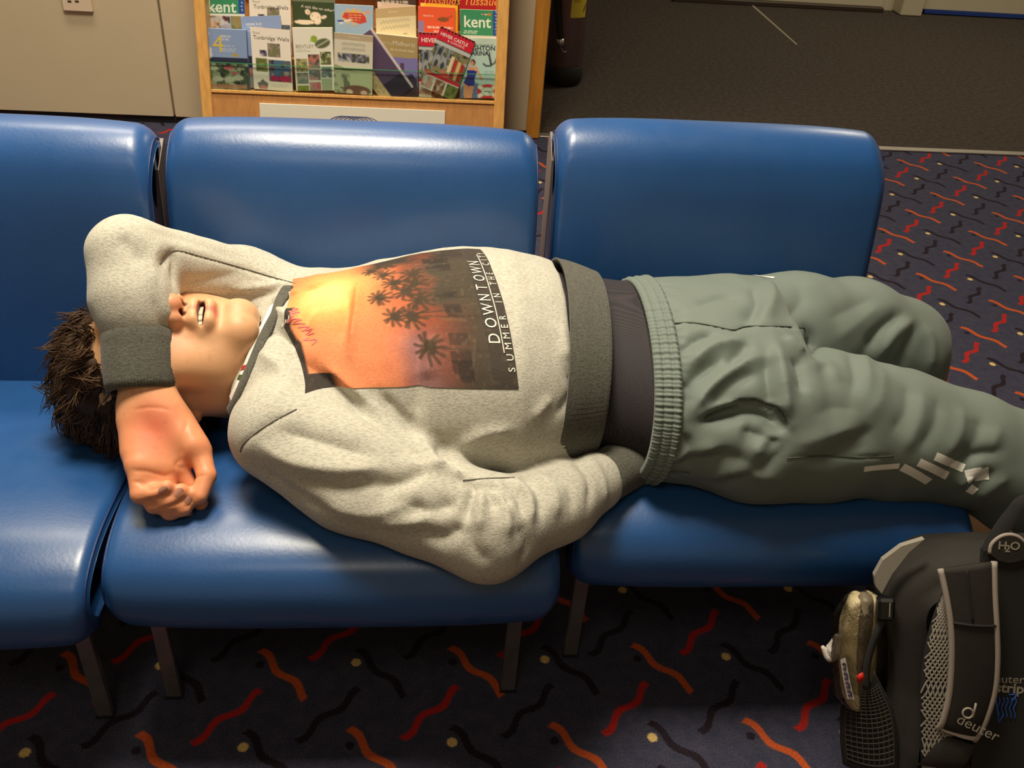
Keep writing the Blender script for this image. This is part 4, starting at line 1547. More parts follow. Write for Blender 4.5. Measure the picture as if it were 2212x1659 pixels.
# creases of palm, wrist and finger joints
V = fold(V, Nb, bv, [
    ([(284, 1016), (320, 1019), (352, 1027), (375, 1024)], .0022, -.0018), ([(392, 992), (380, 1006), (400, 1012)], .0022, -.0016),
    ([(405, 905), (395, 960), (388, 995)], .0026, -.0016), ([(290, 884), (330, 880), (372, 886)], .0020, -.0010),
    ([(288, 1040), (310, 1044), (322, 1056)], .0022, -.0020), ([(420, 1032), (447, 1026)], .0018, -.0012),
    ([(312, 1086), (340, 1076), (370, 1066)], .0022, -.0030), ([(346, 1100), (376, 1090), (402, 1076)], .0022, -.0030), ([(318, 1060), (345, 1052)], .0018, -.0016), ([(398, 1098), (412, 1086), (420, 1066)], .0020, -.0024)])
body = obj('body', V, F, M_SKIN, person, True, skin_colors(V, Nb))

# teeth between the parted lips
M_TEETH = mat('tooth_enamel', rgb(222, 210, 184), 0.3)
for sx in (1, -1):
    for k, (x, w) in enumerate(((0.0042, .0040), (0.0112, .0033), (0.0168, .0030))):
        a = x / 0.03
        c = np.array([sx * x, 0.0905 - 0.012 * a * a, -0.0475])
        mb = MB()
        vv = []
        for zz, ww in ((0.004, .8), (0.0, 1.0), (-0.0038, .92)):
            for yy in (-.002, .0016):
                for xx in (-w, w):
                    vv.append(hw(c + np.array([xx * ww, yy, zz])))
        mb.add(vv, [(0, 1, 3, 2), (4 + 4, 4 + 6, 4 + 7, 4 + 5), (0, 4, 5, 1), (4, 8, 9, 5), (2, 3, 7, 6), (6, 7, 11, 10), (0, 2, 6, 4), (4, 6, 10, 8), (1, 5, 7, 3), (5, 9, 11, 7)])
        mb.build('tooth', M_TEETH, body, True)
# finger nails
M_NAIL = mat('finger_nail', rgb(190, 134, 116), 0.3)
bvf = bvh_of(V, F)
for u, v, r, a in ((352, 1059, .0050, 0.5), (386, 1064, .0054, 0.9), (403, 1080, .0056, 1.1)):
    p, n = hit(bvf, u, v)
    if p is None:
        continue
    t = np.array([math.cos(a), 0, math.sin(a)])
    t -= n * (t @ n)
    t /= np.linalg.norm(t)
    b = np.cross(n, t)
    vv = [p + n * 0.0013]
    for k in range(14):
        w = 2 * math.pi * k / 14
        vv.append(p + n * 0.0003 + t * r * 1.15 * math.cos(w) + b * r * .85 * math.sin(w) - n * 0.0016 * math.sin(w) ** 2)
    obj('finger_nail', vv, [(0, 1 + k, 1 + (k + 1) % 14) for k in range(14)], M_NAIL, body)

# ------------------------------------------------------------------ clothing
def heather(name, c0, c1, bumpd=0.0012):
    m = mat(name, c0, 0.95, spec=0.15, bump=(520, 0.5, bumpd), sheen=0.15)
    nt = m.node_tree
    N, L = nt.nodes, nt.links
    b = N['Principled BSDF']
    t = N.new('ShaderNodeTexNoise')
    t.inputs['Scale'].default_value = 430
    t.inputs['Detail'].default_value = 6
    tc, mp = N.new('ShaderNodeTexCoord'), N.new('ShaderNodeMapping')
    mp.inputs['Scale'].default_value = (0.45, 1.3, 1.3)
    L.new(tc.outputs['Object'], mp.inputs[0])
    L.new(mp.outputs[0], t.inputs['Vector'])
    r = N.new('ShaderNodeValToRGB')
    r.color_ramp.elements[0].position, r.color_ramp.elements[1].position = 0.34, 0.58
    r.color_ramp.elements[0].color, r.color_ramp.elements[1].color = (*c0, 1), (*c1, 1)
    L.new(t.outputs['Fac'], r.inputs[0])
    L.new(r.outputs[0], b.inputs['Base Color'])
    return m


def dotted_black():
    """black mesh jersey with rows of tiny paler dots"""
    m = mat('black_base_layer', rgb(44, 41, 46), 0.8, bump=(600, 0.3, 0.0006))
    nt = m.node_tree
    N, L = nt.nodes, nt.links
    tc, mp, v, r, mx = N.new('ShaderNodeTexCoord'), N.new('ShaderNodeMapping'), N.new('ShaderNodeTexVoronoi'), N.new('ShaderNodeMapRange'), N.new('ShaderNodeMix')
    mp.inputs['Scale'].default_value = (95, 150, 150)
    v.inputs['Randomness'].default_value = 0.0
    L.new(tc.outputs['Object'], mp.inputs[0])
    L.new(mp.outputs[0], v.inputs['Vector'])
    L.new(v.outputs['Distance'], r.inputs['Value'])
    for k, x in (('From Min', 0.25), ('From Max', 0.40), ('To Min', 1.0), ('To Max', 0.0)):
        r.inputs[k].default_value = x
    mx.data_type = 'RGBA'
    L.new(r.outputs[0], mx.inputs[0])
    mx.inputs[6].default_value = (*rgb(32, 29, 34), 1)
    mx.inputs[7].default_value = (*rgb(72, 60, 66), 1)
    L.new(mx.outputs[2], N['Principled BSDF'].inputs['Base Color'])
    return m


M_GREY = heather('heather_grey_jersey', rgb(168, 165, 152), rgb(195, 192, 179))
M_RIB = heather('charcoal_rib', rgb(72, 72, 66), rgb(96, 95, 86))
M_BASE = dotted_black()
M_SHORTS = mat('sage_microfibre', rgb(110, 121, 114), 0.62, noise=(6, 0.03), bump=(900, 0.15, 0.0004), spec=0.3, sheen=0.1)
M_WHITE = mat('white_cotton', rgb(236, 234, 226), 0.85)
M_STRIPE = mat('white_stripe', rgb(240, 238, 232), 0.7)

SW_T = np.vstack([TORSO[TORSO[:, 0] < 0.17], [[0.176] + [np.interp(0.176, TORSO[:, 0], TORSO[:, k]) for k in (1, 2, 3, 4)]]])


def sweat_sdf(P):
    d = boxed(P, 0.10, [(-.2, .83, .26), (.2, 1.2, .54)], lambda q: xtube(q, SW_T))
    # yoke across the shoulders
    d = smin(d, boxed(P, 0.10, [SH_N, SH_F], lambda q: rcone(q, (-0.150, 0.945, 0.372), (-0.150, 1.085, 0.390), 0.074, 0.070)), 0.04)
    n = boxed(P, 0.13, NA, lambda q: polytube(q, NA, [.062, .070, .056, .043, .036]))
    d = smin(d, n, 0.012)
    f = boxed(P, 0.13, FA, lambda q: polytube(q, FA, [.056, .045, .042, .046, .044]))
    d = smin(d, f, 0.022)
    # neck opening
    nk0, nk1 = hw((0, -0.018, -0.055)), np.array([-0.165, 1.018, 0.375])
    d = smax(d, -rcone(P, nk0 + (nk0 - nk1) * 0.5, nk1, 0.072, 0.066), 0.006)
    return d


Vs, Fs = surface(sweat_sdf, (-0.46, 0.66, 0.2), (0.30, 1.25, 0.64), 0.0036)
Vs = relax(Vs, Fs, 2, 0.5)
bs = bvh_of(Vs, Fs)
Ns = normals(Vs, Fs)
F1 = [  # broad folds first: (points, half width, height)
    # chest drag lines from the shoulder
    ([(640, 770), (700, 815), (760, 862), (800, 900)], .012, -.006), ([(700, 790), (770, 850), (830, 905)], .010, .005),
    ([(590, 700), (625, 740), (640, 790)], .010, -.006), ([(560, 760), (600, 790), (625, 830)], .012, .004),
    ([(776, 611), (774, 655), (757, 765)], .009, .006), ([(745, 625), (748, 670), (735, 740)], .012, -.005),
    ([(700, 640), (660, 690), (665, 740)], .012, -.005), ([(905, 690), (900, 800), (892, 925)], .014, -.006), ([(930, 720), (925, 820)], .014, .004),
    ([(994, 969), (1040, 938), (1105, 927)], .009, .005), ([(943, 950), (965, 985), (990, 1020)], .012, -.007), ([(900, 930), (935, 985), (960, 1015)], .010, .004),
    ([(1228, 790), (1235, 850), (1200, 900)], .008, -.003), ([(1215, 700), (1222, 780)], .009, .003), ([(1190, 860), (1150, 905)], .008, .003),
    ([(820, 850), (865, 900), (905, 940)], .008, -.005),
    ([(598, 668), (630, 690), (650, 700)], .008, .006), ([(585, 655), (615, 640), (660, 625)], .007, .006), ([(600, 650), (640, 632), (700, 610)], .007, -.005), ([(575, 715), (600, 720), (640, 740)], .008, -.005),
    # upper sleeve
    ([(600, 930), (700, 955), (800, 985)], .014, -.005), ([(560, 960), (640, 1000), (740, 1015), (830, 1010)], .012, .004), ([(640, 1040), (740, 1055), (830, 1040)], .014, -.005),
    ([(738, 850), (800, 895), (860, 948), (920, 1000)], .010, -.005), ([(925, 1006), (878, 1036), (812, 1055)], .010, -.006), ([(700, 1090), (800, 1110), (890, 1085)], .014, .004),
    ([(880, 1090), (930, 1105), (985, 1080)], .011, -.006), ([(900, 1150), (960, 1160), (1000, 1130)], .012, -.005), ([(820, 1130), (900, 1125), (960, 1090)], .012, .004),
    ([(920, 1001), (965, 1013), (1000, 1035)], .008, .006), ([(560, 1010), (640, 1070), (720, 1110)], .016, -.004),
    # inside of the elbow
    ([(1000, 1034), (1024, 1050), (1010, 1092), (1006, 1128)], .006, -.008), ([(1028, 1043), (1060, 1072), (1070, 1102)], .006, -.007), ([(1050, 1043), (1084, 1064), (1103, 1096)], .005, -.006),
    ([(1042, 1045), (1040, 1100), (1035, 1150)], .007, .005), ([(1075, 1050), (1095, 1100), (1098, 1160)], .008, .005), ([(1088, 1040), (1120, 1070), (1135, 1115)], .006, -.005),
    ([(1105, 1035), (1140, 1070), (1150, 1130)], .008, .004), ([(1130, 1025), (1165, 1065), (1172, 1120)], .008, -.004), ([(1160, 1020), (1195, 1060), (1200, 1120)], .009, .003),
    ([(1190, 1010), (1230, 1050), (1235, 1110)], .009, -.003), ([(1240, 990), (1275, 1040), (1270, 1100)], .009, -.003), ([(1010, 1130), (1020, 1180), (1060, 1220)], .012, -.003),
    ([(1120, 1130), (1140, 1180), (1120, 1220)], .012, -.003), ([(1268, 985), (1300, 1030), (1310, 1090)], .009, .003),
    # raised arm
    ([(348, 575), (374, 550), (374, 590), (376, 625)], .007, -.005), ([(255, 510), (283, 536), (306, 572)], .011, -.004), ([(350, 520), (330, 560), (335, 620)], .010, .003),
    ([(395, 600), (420, 610), (470, 600), (520, 590)], .010, -.004), ([(480, 640), (540, 640), (600, 625)], .008, -.007), ([(500, 625), (570, 622), (625, 612)], .008, .004),
    ([(310, 495), (420, 525), (520, 560)], .012, -.003), ([(330, 640), (345, 690), (358, 720)], .008, -.003),
    ([(350, 600), (355, 640), (368, 690)], .007, .003),
]
Vs = fold(Vs, Ns, bs, [(p, w * 0.85, h * (1.55 if sum(q[0] for q in p) / len(p) > 560 else 1.0)) for p, w, h in F1])
Vs = relax(Vs, Fs, 1, 0.25)
Ns = normals(Vs, Fs)
Vs = Vs + Ns * (vnoise(Vs, 22, 4) * 0.0016 + vnoise(Vs, 48, 9) * 0.0007)[:, None]
bs = bvh_of(Vs, Fs)
Ns = normals(Vs, Fs)
# seams: thin grooves
Vs = fold(Vs, Ns, bs, [
    ([(519, 975), (527, 958), (557, 932), (600, 905), (641, 884)], .0026, -.0022), ([(344, 570), (374, 541), (440, 556), (520, 578), (600, 602), (640, 613)], .0026, -.0022),
    ([(1000, 1036), (1050, 1028), (1110, 1028)], .0026, -.0015)])
sweat = obj('sweatshirt', Vs, Fs, M_GREY, person, True)
bs = bvh_of(Vs, Fs)


def stitch(pts, bvh, material, parent, r=0.0009):
    A = [hit(bvh, *p) for p in polyline(pts, 40)]
    A = np.array([a[0] + a[1] * 0.0002 for a in A if a[0] is not None])
    for _ in range(2):
        A[1:-1] = (A[:-2] + 2 * A[1:-1] + A[2:]) / 4
    return MB().tube(A, r, 5).build('seam', material, parent, True)


M_STITCH = mat('grey_stitching', rgb(104, 100, 90), 0.9)
for st in ([(344, 570), (374, 541), (440, 556), (520, 578), (600, 602), (640, 613)], [(519, 975), (527, 958), (557, 932), (600, 905), (641, 884)], [(1000, 1038), (1050, 1034), (1110, 1032)]):
    stitch(st, bs, M_STITCH, sweat)


def ring_loft(name, centers, axes_a, axes_b, radii, n, material, parent, rib=0, amp=0.0, thick=0.004, squash=None, smooth=True):
    """a knitted band: rings around given centres, outer skin, turned edge and inner skin"""
    rows = []
    m = len(centers)
    am = [amp * min(1, i / 3) for i in range(m)]
    order = [(i, 0.0) for i in range(m)] + [(i, -thick) for i in range(m - 1, -1, -1)]
    for i, off in order:
        row = []
        for k in range(n):
            w = 2 * math.pi * k / n
            ra, rb = radii[i]
            r = 1 + 0 * w
            p = centers[i] + axes_a[i] * ((ra + off + am[i] * math.cos(rib * w)) * math.cos(w)) + axes_b[i] * ((rb + off + am[i] * math.cos(rib * w)) * math.sin(w))
            row.append(p)
        rows.append(row)
    rows.append(rows[0])
    V_ = np.array(rows).reshape(-1, 3)
    return obj(name, V_, grid_faces(len(rows), n, True), material, parent, smooth)


def band_along(name, p0, p1, r0, r1, parent, flat=0.85, rows=9, bulge=0.0, rib=70, material=None, up=None):
    ax = (p1 - p0) / np.linalg.norm(p1 - p0)
    b = np.cross(ax, np.array([0, 0, 1.0]) if up is None else up)
    b /= np.linalg.norm(b)
    c = np.cross(b, ax)
    T = np.linspace(0, 1, rows)
    cen = [p0 + (p1 - p0) * t for t in T]
    rad = []
    for t in T:
        r = r0 + (r1 - r0) * t + bulge * math.sin(math.pi * t)
        if t > 0.92:
            r -= 0.0012
        if t < 0.01:
            r -= 0.007
        elif t < 0.13:
            r += 0.0012
        rad.append((r, r * flat))
    return ring_loft(name, cen, [b] * rows, [c] * rows, rad, 140, material or M_RIB, parent, rib, 0.0005, 0.004)


# cuffs
band_along('cuff', zt(298, 706, 0.462), zt(304, 846, 0.408), 0.0405, 0.0385, sweat, 0.90, bulge=0.0015)
band_along('cuff', zt(1288, 1038, 0.333), zt(1378, 990, 0.328), 0.0340, 0.0322, sweat, 0.9)
# hem band: follows the torso
hx = np.linspace(0.168, 0.224, 14)
hc, hr = [], []
for i, x in enumerate(hx):
    yc, zc, a, b = (np.interp(x, TORSO[:, 0], TORSO[:, k]) for k in (1, 2, 3, 4))
    if x > 0.2:
        t = (x - 0.2) / 0.022
        yc, zc, a, b = yc + 0.002 * t, zc - 0.002 * t, a - 0.007 * t, b - 0.005 * t
    e = 0.0035 * math.sin(math.pi * min(1, (x - 0.168) / 0.056)) ** 0.5
    hc.append(np.array([x, yc, zc]))
    e = max(e, 0.0020)
    hr.append((a + e, b + e))
Y_, Z_ = np.array([0.03, 1.0, 0]), np.array([0.10, 0, 1.0])
ring_loft('hem_band', hc, [Y_] * 14, [Z_] * 14, hr, 260, M_RIB, sweat, 130, 0.0006, 0.005)

# base layer showing between hem and shorts
bx_ = [(0.15, 1.018, 0.388, 0.155, 0.108), (0.20, 1.026, 0.384, 0.150, 0.104), (0.235, 1.030, 0.380, 0.147, 0.101), (0.27, 1.018, 0.380, 0.152, 0.102), (0.31, 1.0, 0.384, 0.160, 0.107), (0.36, 0.99, 0.386, 0.160, 0.106)]
xs = np.linspace(0.15, 0.31, 22)
B_ = np.array(bx_)
cen = [np.array([x, np.interp(x, B_[:, 0], B_[:, 1]), np.interp(x, B_[:, 0], B_[:, 2])]) for x in xs]
rad = [(np.interp(x, B_[:, 0], B_[:, 3]), np.interp(x, B_[:, 0], B_[:, 4])) for x in xs]
base = ring_loft('base_layer', cen, [np.array([0, 1.0, 0])] * 22, [np.array([0.06, 0, 1.0])] * 22, rad, 120, M_BASE, person)


def shorts_sdf(P):
    pel = np.array([(0.287, 0.993, 0.385, 0.164, 0.110), (0.315, 0.990, 0.386, 0.167, 0.114), (0.36, 0.985, 0.388, 0.171, 0.118), (0.42, 0.982, 0.390, 0.176, 0.119), (0.46, 0.985, 0.388, 0.172, 0.110)])
    d = boxed(P, 0.10, [(.3, .8, .27), (.46, 1.16, .5)], lambda q: xtube(q, pel))
    npt = [np.array([0.42, 0.900, 0.376]), np.array([0.50, 0.903, 0.376]), np.array([0.60, 0.903, 0.364]), np.array([0.70, 0.890, 0.350]), np.array([0.764, 0.876, 0.336]), np.array([0.770, 0.866, 0.300])]
    nr = [.098, .093, .083, .072, .067, .064]
    d = smin(d, boxed(P, 0.15, npt, lambda q: polytube(q, npt, nr)), 0.020)
    fpt = [np.array([0.42, 1.066, 0.384]), np.array([0.53, 1.098, 0.384]), np.array([0.63, 1.115, 0.378]), np.array([0.700, 1.120, 0.352]), np.array([0.712, 1.115, 0.300])]
    fr = [.098, .089, .078, .074, .076]
    d = smin(d, boxed(P, 0.15, fpt, lambda q: polytube(q, fpt, fr)), 0.02)
    return d


Vp, Fp = surface(shorts_sdf, (0.24, 0.76, 0.16), (0.90, 1.26, 0.56), 0.0036)
Vp = relax(Vp, Fp, 2, 0.5)
bp_ = bvh_of(Vp, Fp)
Np = normals(Vp, Fp)
SF = [
    # crotch and inner thigh
    ([(1740, 709), (1752, 728), (1748, 765)], .008, -.010), ([(1676, 745), (1688, 805), (1696, 860), (1702, 910)], .010, .007), ([(1655, 770), (1660, 830), (1670, 880)], .012, -.006),
    ([(1718, 770), (1730, 815), (1733, 850)], .009, -.007), ([(1700, 730), (1715, 750), (1735, 765)], .010, .006), ([(1750, 790), (1790, 790), (1810, 830)], .010, .005),
    # pocket mouth with its lip
    ([(1520, 912), (1570, 893), (1625, 886), (1668, 902), (1694, 938)], .016, -.015), ([(1508, 900), (1560, 874), (1625, 864), (1672, 878), (1700, 915)], .007, .006),
    ([(1600, 930), (1660, 950), (1690, 960)], .016, -.008), ([(1630, 985), (1660, 950), (1690, 945)], .008, .004),
    # hip folds
    ([(1493, 895), (1538, 838), (1593, 795), (1640, 770)], .011, .006), ([(1455, 870), (1500, 815), (1560, 770)], .011, -.006), ([(1530, 880), (1585, 825), (1640, 800)], .012, -.005),
    ([(1470, 760), (1500, 735), (1540, 720)], .008, -.005), ([(1490, 790), (1540, 750), (1600, 735)], .009, .005), ([(1612, 735), (1600, 760), (1570, 790)], .009, -.005),
    ([(1480, 1000), (1560, 985), (1620, 1000)], .013, -.004), ([(1440, 1000), (1500, 975), (1560, 960)], .011, .005), ([(1470, 940), (1490, 975), (1470, 1010)], .010, -.005),
    ([(1520, 1030), (1600, 1020), (1680, 1035)], .012, .004), ([(1560, 1045), (1650, 1010), (1700, 965)], .010, -.004),
    # far hip and thigh
    ([(1612, 700), (1636, 655), (1627, 620)], .011, -.006), ([(1500, 660), (1560, 640), (1600, 650)], .012, -.005), ([(1640, 700), (1665, 650), (1660, 610)], .012, .005),
    ([(1700, 690), (1730, 650), (1725, 615)], .014, -.003), ([(1870, 758), (1912, 706), (1952, 676)], .013, -.014), ([(1900, 770), (1935, 720), (1972, 690)], .010, .006), ([(1945, 790), (1965, 740), (1985, 705)], .011, -.008),
    ([(1800, 735), (1850, 700), (1900, 660)], .014, .004), ([(1790, 690), (1850, 660), (1890, 640)], .014, -.004), ([(2010, 800), (2015, 740), (2000, 700)], .008, .004),
    # near thigh
    ([(1838, 765), (1846, 814), (1840, 855)], .011, -.006), ([(1866, 770), (1876, 820), (1868, 860)], .011, .005), ([(1905, 800), (1900, 860), (1870, 900)], .014, .004),
    ([(1890, 925), (1850, 955), (1800, 975)], .014, -.007), ([(1960, 830), (1955, 890), (1925, 940)], .013, -.005), ([(1995, 850), (1985, 910), (1950, 975)], .011, .004), ([(2030, 860), (2020, 920), (1985, 975)], .011, -.005),
    ([(2080, 880), (2075, 930), (2040, 985)], .012, .005), ([(2120, 900), (2110, 950), (2075, 1000)], .011, -.006), ([(2160, 920), (2140, 975), (2105, 1010)], .010, .004),
    ([(1760, 900), (1800, 880), (1850, 885)], .014, -.004), ([(1720, 960), (1790, 940), (1850, 920)], .012, .005), ([(1740, 1000), (1820, 985), (1880, 960)], .012, -.004),
    # crumple where the leg bends over the seat edge
    ([(2040, 1030), (2070, 1005), (2110, 985), (2160, 975)], .010, -.012), ([(2090, 1060), (2115, 1040), (2150, 1020)], .009, -.008), ([(2070, 1050), (2100, 1030)], .008, .006), ([(2110, 1075), (2140, 1055), (2175, 1030)], .009, .005),
]
rg = random.Random(3)
for k in range(34):        # gathers below the waistband
    v = 610 + k * 12.4
    u = 1424 + 22 * math.sin((v - 600) / 430 * math.pi) - 6
    SF.append(([(u - 4, v), (u + 26 + rg.random() * 26, v + rg.uniform(-2, 10))], .0042, -.0026))
Vp = fold(Vp, Np, bp_, [(p, w * 0.9, h * (1.5 if sum(q[0] for q in p) / len(p) < 1780 else 0.85)) for p, w, h in SF])
Vp = relax(Vp, Fp, 1, 0.25)
Np = normals(Vp, Fp)
Vp = Vp + Np * (vnoise(Vp, 17, 14) * 0.0025 + vnoise(Vp, 36, 19) * 0.0009)[:, None]
bp_ = bvh_of(Vp, Fp)
Np = normals(Vp, Fp)
Vp = fold(Vp, Np, bp_, [
    ([(1447, 699), (1493, 697), (1540, 704), (1584, 713), (1612, 705), (1685, 705), (1738, 709)], .0024, -.002),
    ([(1590, 868), (1640, 872), (1676, 892), (1697, 930)], .0055, -.016), ([(1520, 908), (1560, 890), (1600, 880)], .004, -.007),
    ([(1700, 990), (1780, 985), (1860, 988), (1930, 985)], .0024, -.002), ([(1400, 1000), (1440, 1015), (1490, 1020)], .0024, -.002)])
shorts = obj('shorts', Vp, Fp, M_SHORTS, person, True)
bp_ = bvh_of(Vp, Fp)


M_SSTITCH = mat('sage_stitching', rgb(74, 82, 74), 0.8)
for st in ([(1447, 699), (1493, 697), (1540, 704), (1584, 713), (1612, 705), (1685, 705), (1738, 709)], [(1700, 990), (1780, 985), (1860, 988), (1930, 985)], [(1400, 1000), (1440, 1015), (1490, 1020)]):
    stitch(st, bp_, M_SSTITCH, shorts, 0.0011)


def ribbon(name, pts, w, material, parent, bvh, lift=0.0009, n=24):
    A = [hit(bvh, *p) for p in polyline(pts, n)]
    A = [a for a in A if a[0] is not None]
    P_ = np.array([a[0] for a in A])
    N_ = np.array([a[1] for a in A])
    T_ = np.gradient(P_, axis=0)
    S_ = np.cross(N_, T_)
    S_ /= np.linalg.norm(S_, axis=1, keepdims=True) + 1e-9
    rows = []
    for s in np.linspace(-1, 1, 5):
        q = P_ + S_ * s * w / 2
        out = []
        for p, n_ in zip(q, N_):
            h = bvh.find_nearest(Vector(p))
            out.append(np.array(h[0]) + np.array(h[1]) * lift)
        rows.append(out)
    top = np.array(rows)
    V_ = top.reshape(-1, 3)
    return obj(name, V_, grid_faces(5, len(P_)), material, parent, True)


for pts in ([(1866, 1013), (1900, 1009), (1942, 1006)], [(1948, 1008), (1975, 1022), (2006, 1040)], [(1984, 998), (2015, 1012), (2046, 1028)], [(2020, 985), (2050, 998), (2082, 1012)],
            [(2092, 1014), (2098, 1040)], [(2110, 1010), (2113, 1038)], [(2126, 1010), (2126, 1036)], [(2092, 1064), (2106, 1050)]):
    ribbon('stripe', pts, 0.0075 if pts[0][0] < 1900 else 0.0105, M_STRIPE, shorts, bp_)
mb = ribbon('emblem', [(1630, 595), (1648, 598), (1672, 601)], 0.008, M_WHITE, shorts, bp_)

# gathered elastic waistband
xs = np.linspace(0.268, 0.298, 22)
n = 700
rows = []
W_ = np.array([(0.268, 0.998, 0.383, 0.165, 0.111), (0.284, 0.996, 0.384, 0.168, 0.114), (0.294, 0.993, 0.386, 0.170, 0.115), (0.302, 0.992, 0.386, 0.167, 0.112)])
for off in (0, 1):
    for i, x in (list(enumerate(xs)) if not off else list(enumerate(xs))[::-1]):
        yc, zc, a, b = (np.interp(x, W_[:, 0], W_[:, k]) for k in (1, 2, 3, 4))
        t = i / (len(xs) - 1)
        ch = 0.0022 * abs(math.sin(t * math.pi * 3)) ** 0.6
        row = []
        for k in range(n):
            w = 2 * math.pi * k / n
            g_ = 0.0008 * math.sin(w * 150 + 1.6 * math.sin(w * 13)) + 0.0005 * math.sin(w * 83 + t * 2)
            wob = 0.003 * math.sin(w * 3 + 1)
            r = (ch + g_ + wob) if not off else -0.006 + wob
            row.append((x + 0.10 * b * math.sin(w) + 0.004 * math.sin(2 * w + .6), yc + (a + r) * math.cos(w), zc + (b + r) * math.sin(w)))
        rows.append(row)
rows.append(rows[0])
obj('waistband', np.array(rows).reshape(-1, 3), grid_faces(len(rows), n, True), M_SHORTS, shorts, True)

# collars
def collar(name, c, ra, rb, tilt, r, material, parent, w0=0, w1=2 * math.pi, n=72, flat=0.5):
    rows = []
    for k in range(n + 1):
        w = w0 + (w1 - w0) * k / n
        cen = np.array([c[0] + tilt * rb * math.sin(w), c[1] + ra * math.cos(w), c[2] + rb * math.sin(w)])
        out = np.array([0, ra * math.cos(w), rb * math.sin(w)])
        out /= np.linalg.norm(out)
        ax = np.array([1.0, 0, 0])
        rows.append([cen + ax * r * math.cos(t) + out * r * flat * math.sin(t) for t in np.linspace(0, 2 * math.pi, 11)[:-1]])
    V_ = np.array(rows).reshape(-1, 3)
    return obj(name, V_, grid_faces(n + 1, 10, True), material, parent, True)


# the collar follows the rim of the neck opening
nk0, nk1 = hw((0, -0.018, -0.055)), np.array([-0.165, 1.018, 0.375])
nax = (nk1 - nk0) / np.linalg.norm(nk1 - nk0)
na_ = np.cross(nax, np.array([0, 0, 1.0]))
na_ /= np.linalg.norm(na_)
nb_ = np.cross(na_, nax)


def neck_ring(name, rr, push, hw_, flat, material, parent, n=72):
    rows = []
    for k in range(n):
        w = 2 * math.pi * k / n
        rd = na_ * math.cos(w) + nb_ * math.sin(w)
        h = bs.ray_cast(Vector(nk0 - nax * 0.06 + rd * rr), Vector(nax))
        t = (np.array(h[0]) - nk0) @ nax if h[0] is not None else 0.05
        rows.append((t, rd))
    T = np.array([r[0] for r in rows])
    for _ in range(6):
        T = (np.roll(T, 1) + T * 2 + np.roll(T, -1)) / 4
    out = []
    for t, (_, rd) in zip(T, rows):
        c_ = nk0 + nax * (t + push) + rd * (rr - 0.004)
        out.append([c_ + nax * hw_ * math.cos(q) + rd * flat * math.sin(q) for q in np.linspace(0, 2 * math.pi, 11)[:-1]])
    out.append(out[0])
    return obj(name, np.array(out).reshape(-1, 3), grid_faces(n + 1, 10, True), material, parent, True)


def neck_band(name, px, w, th, lift, material, parent, n=30):
    A = [hit(bs, *p) for p in polyline(px, n)]
    A = [a for a in A if a[0] is not None]
    P_, N_ = np.array([a[0] for a in A]), np.array([a[1] for a in A])
    for _ in range(5):
        P_[1:-1] = (P_[:-2] + 2 * P_[1:-1] + P_[2:]) / 4
        N_[1:-1] = (N_[:-2] + 2 * N_[1:-1] + N_[2:]) / 4
    T_ = np.gradient(P_, axis=0)
    S_ = np.cross(N_, T_)
    S_ /= np.linalg.norm(S_, axis=1, keepdims=True)
    N_ = np.cross(T_, S_)
    N_ /= np.linalg.norm(N_, axis=1, keepdims=True)
    rows = [[p + nn_ * lift + s_ * w * math.cos(q) + nn_ * th * math.sin(q) for q in np.linspace(0, 2 * math.pi, 15)[:-1]] for p, nn_, s_ in zip(P_, N_, S_)]
    return obj(name, np.array(rows).reshape(-1, 3), grid_faces(len(rows), 14, True), material, parent, True)


neck_band('collar', [(622, 622), (604, 655), (590, 690), (568, 732), (549, 775), (530, 820), (508, 872), (492, 905)], 0.0085, 0.0035, 0.001, M_RIB, sweat)
tsc = neck_band('undershirt_collar', [(592, 662), (575, 700), (556, 738), (538, 780), (522, 818), (503, 862)], 0.0075, 0.0025, 0.001, M_WHITE, person)
M_RED, M_GRN = mat('red_trim', rgb(176, 40, 34), 0.8), mat('green_trim', rgb(70, 84, 40), 0.8)
neck_band('undershirt_stripe', [(533, 792), (529, 802)], 0.0080, 0.0030, 0.001, M_RED, tsc, 6)
neck_band('undershirt_stripe', [(525, 812), (521, 822)], 0.0080, 0.0030, 0.001, M_GRN, tsc, 6)
# ------------------------------------------------------------------ hair
def hair_sdf(P):
    q = (P - H_C) @ H_R / H_S
    d = ellip(q, (0, -0.018, 0.042), (0.081, 0.103, 0.091))
    d = smax(d, 0.010 - (q[:, 1] * -0.64 + q[:, 2] * 0.77) - 0.004 * np.sin(q[:, 0] * 140), 0.006)
    return d * H_S


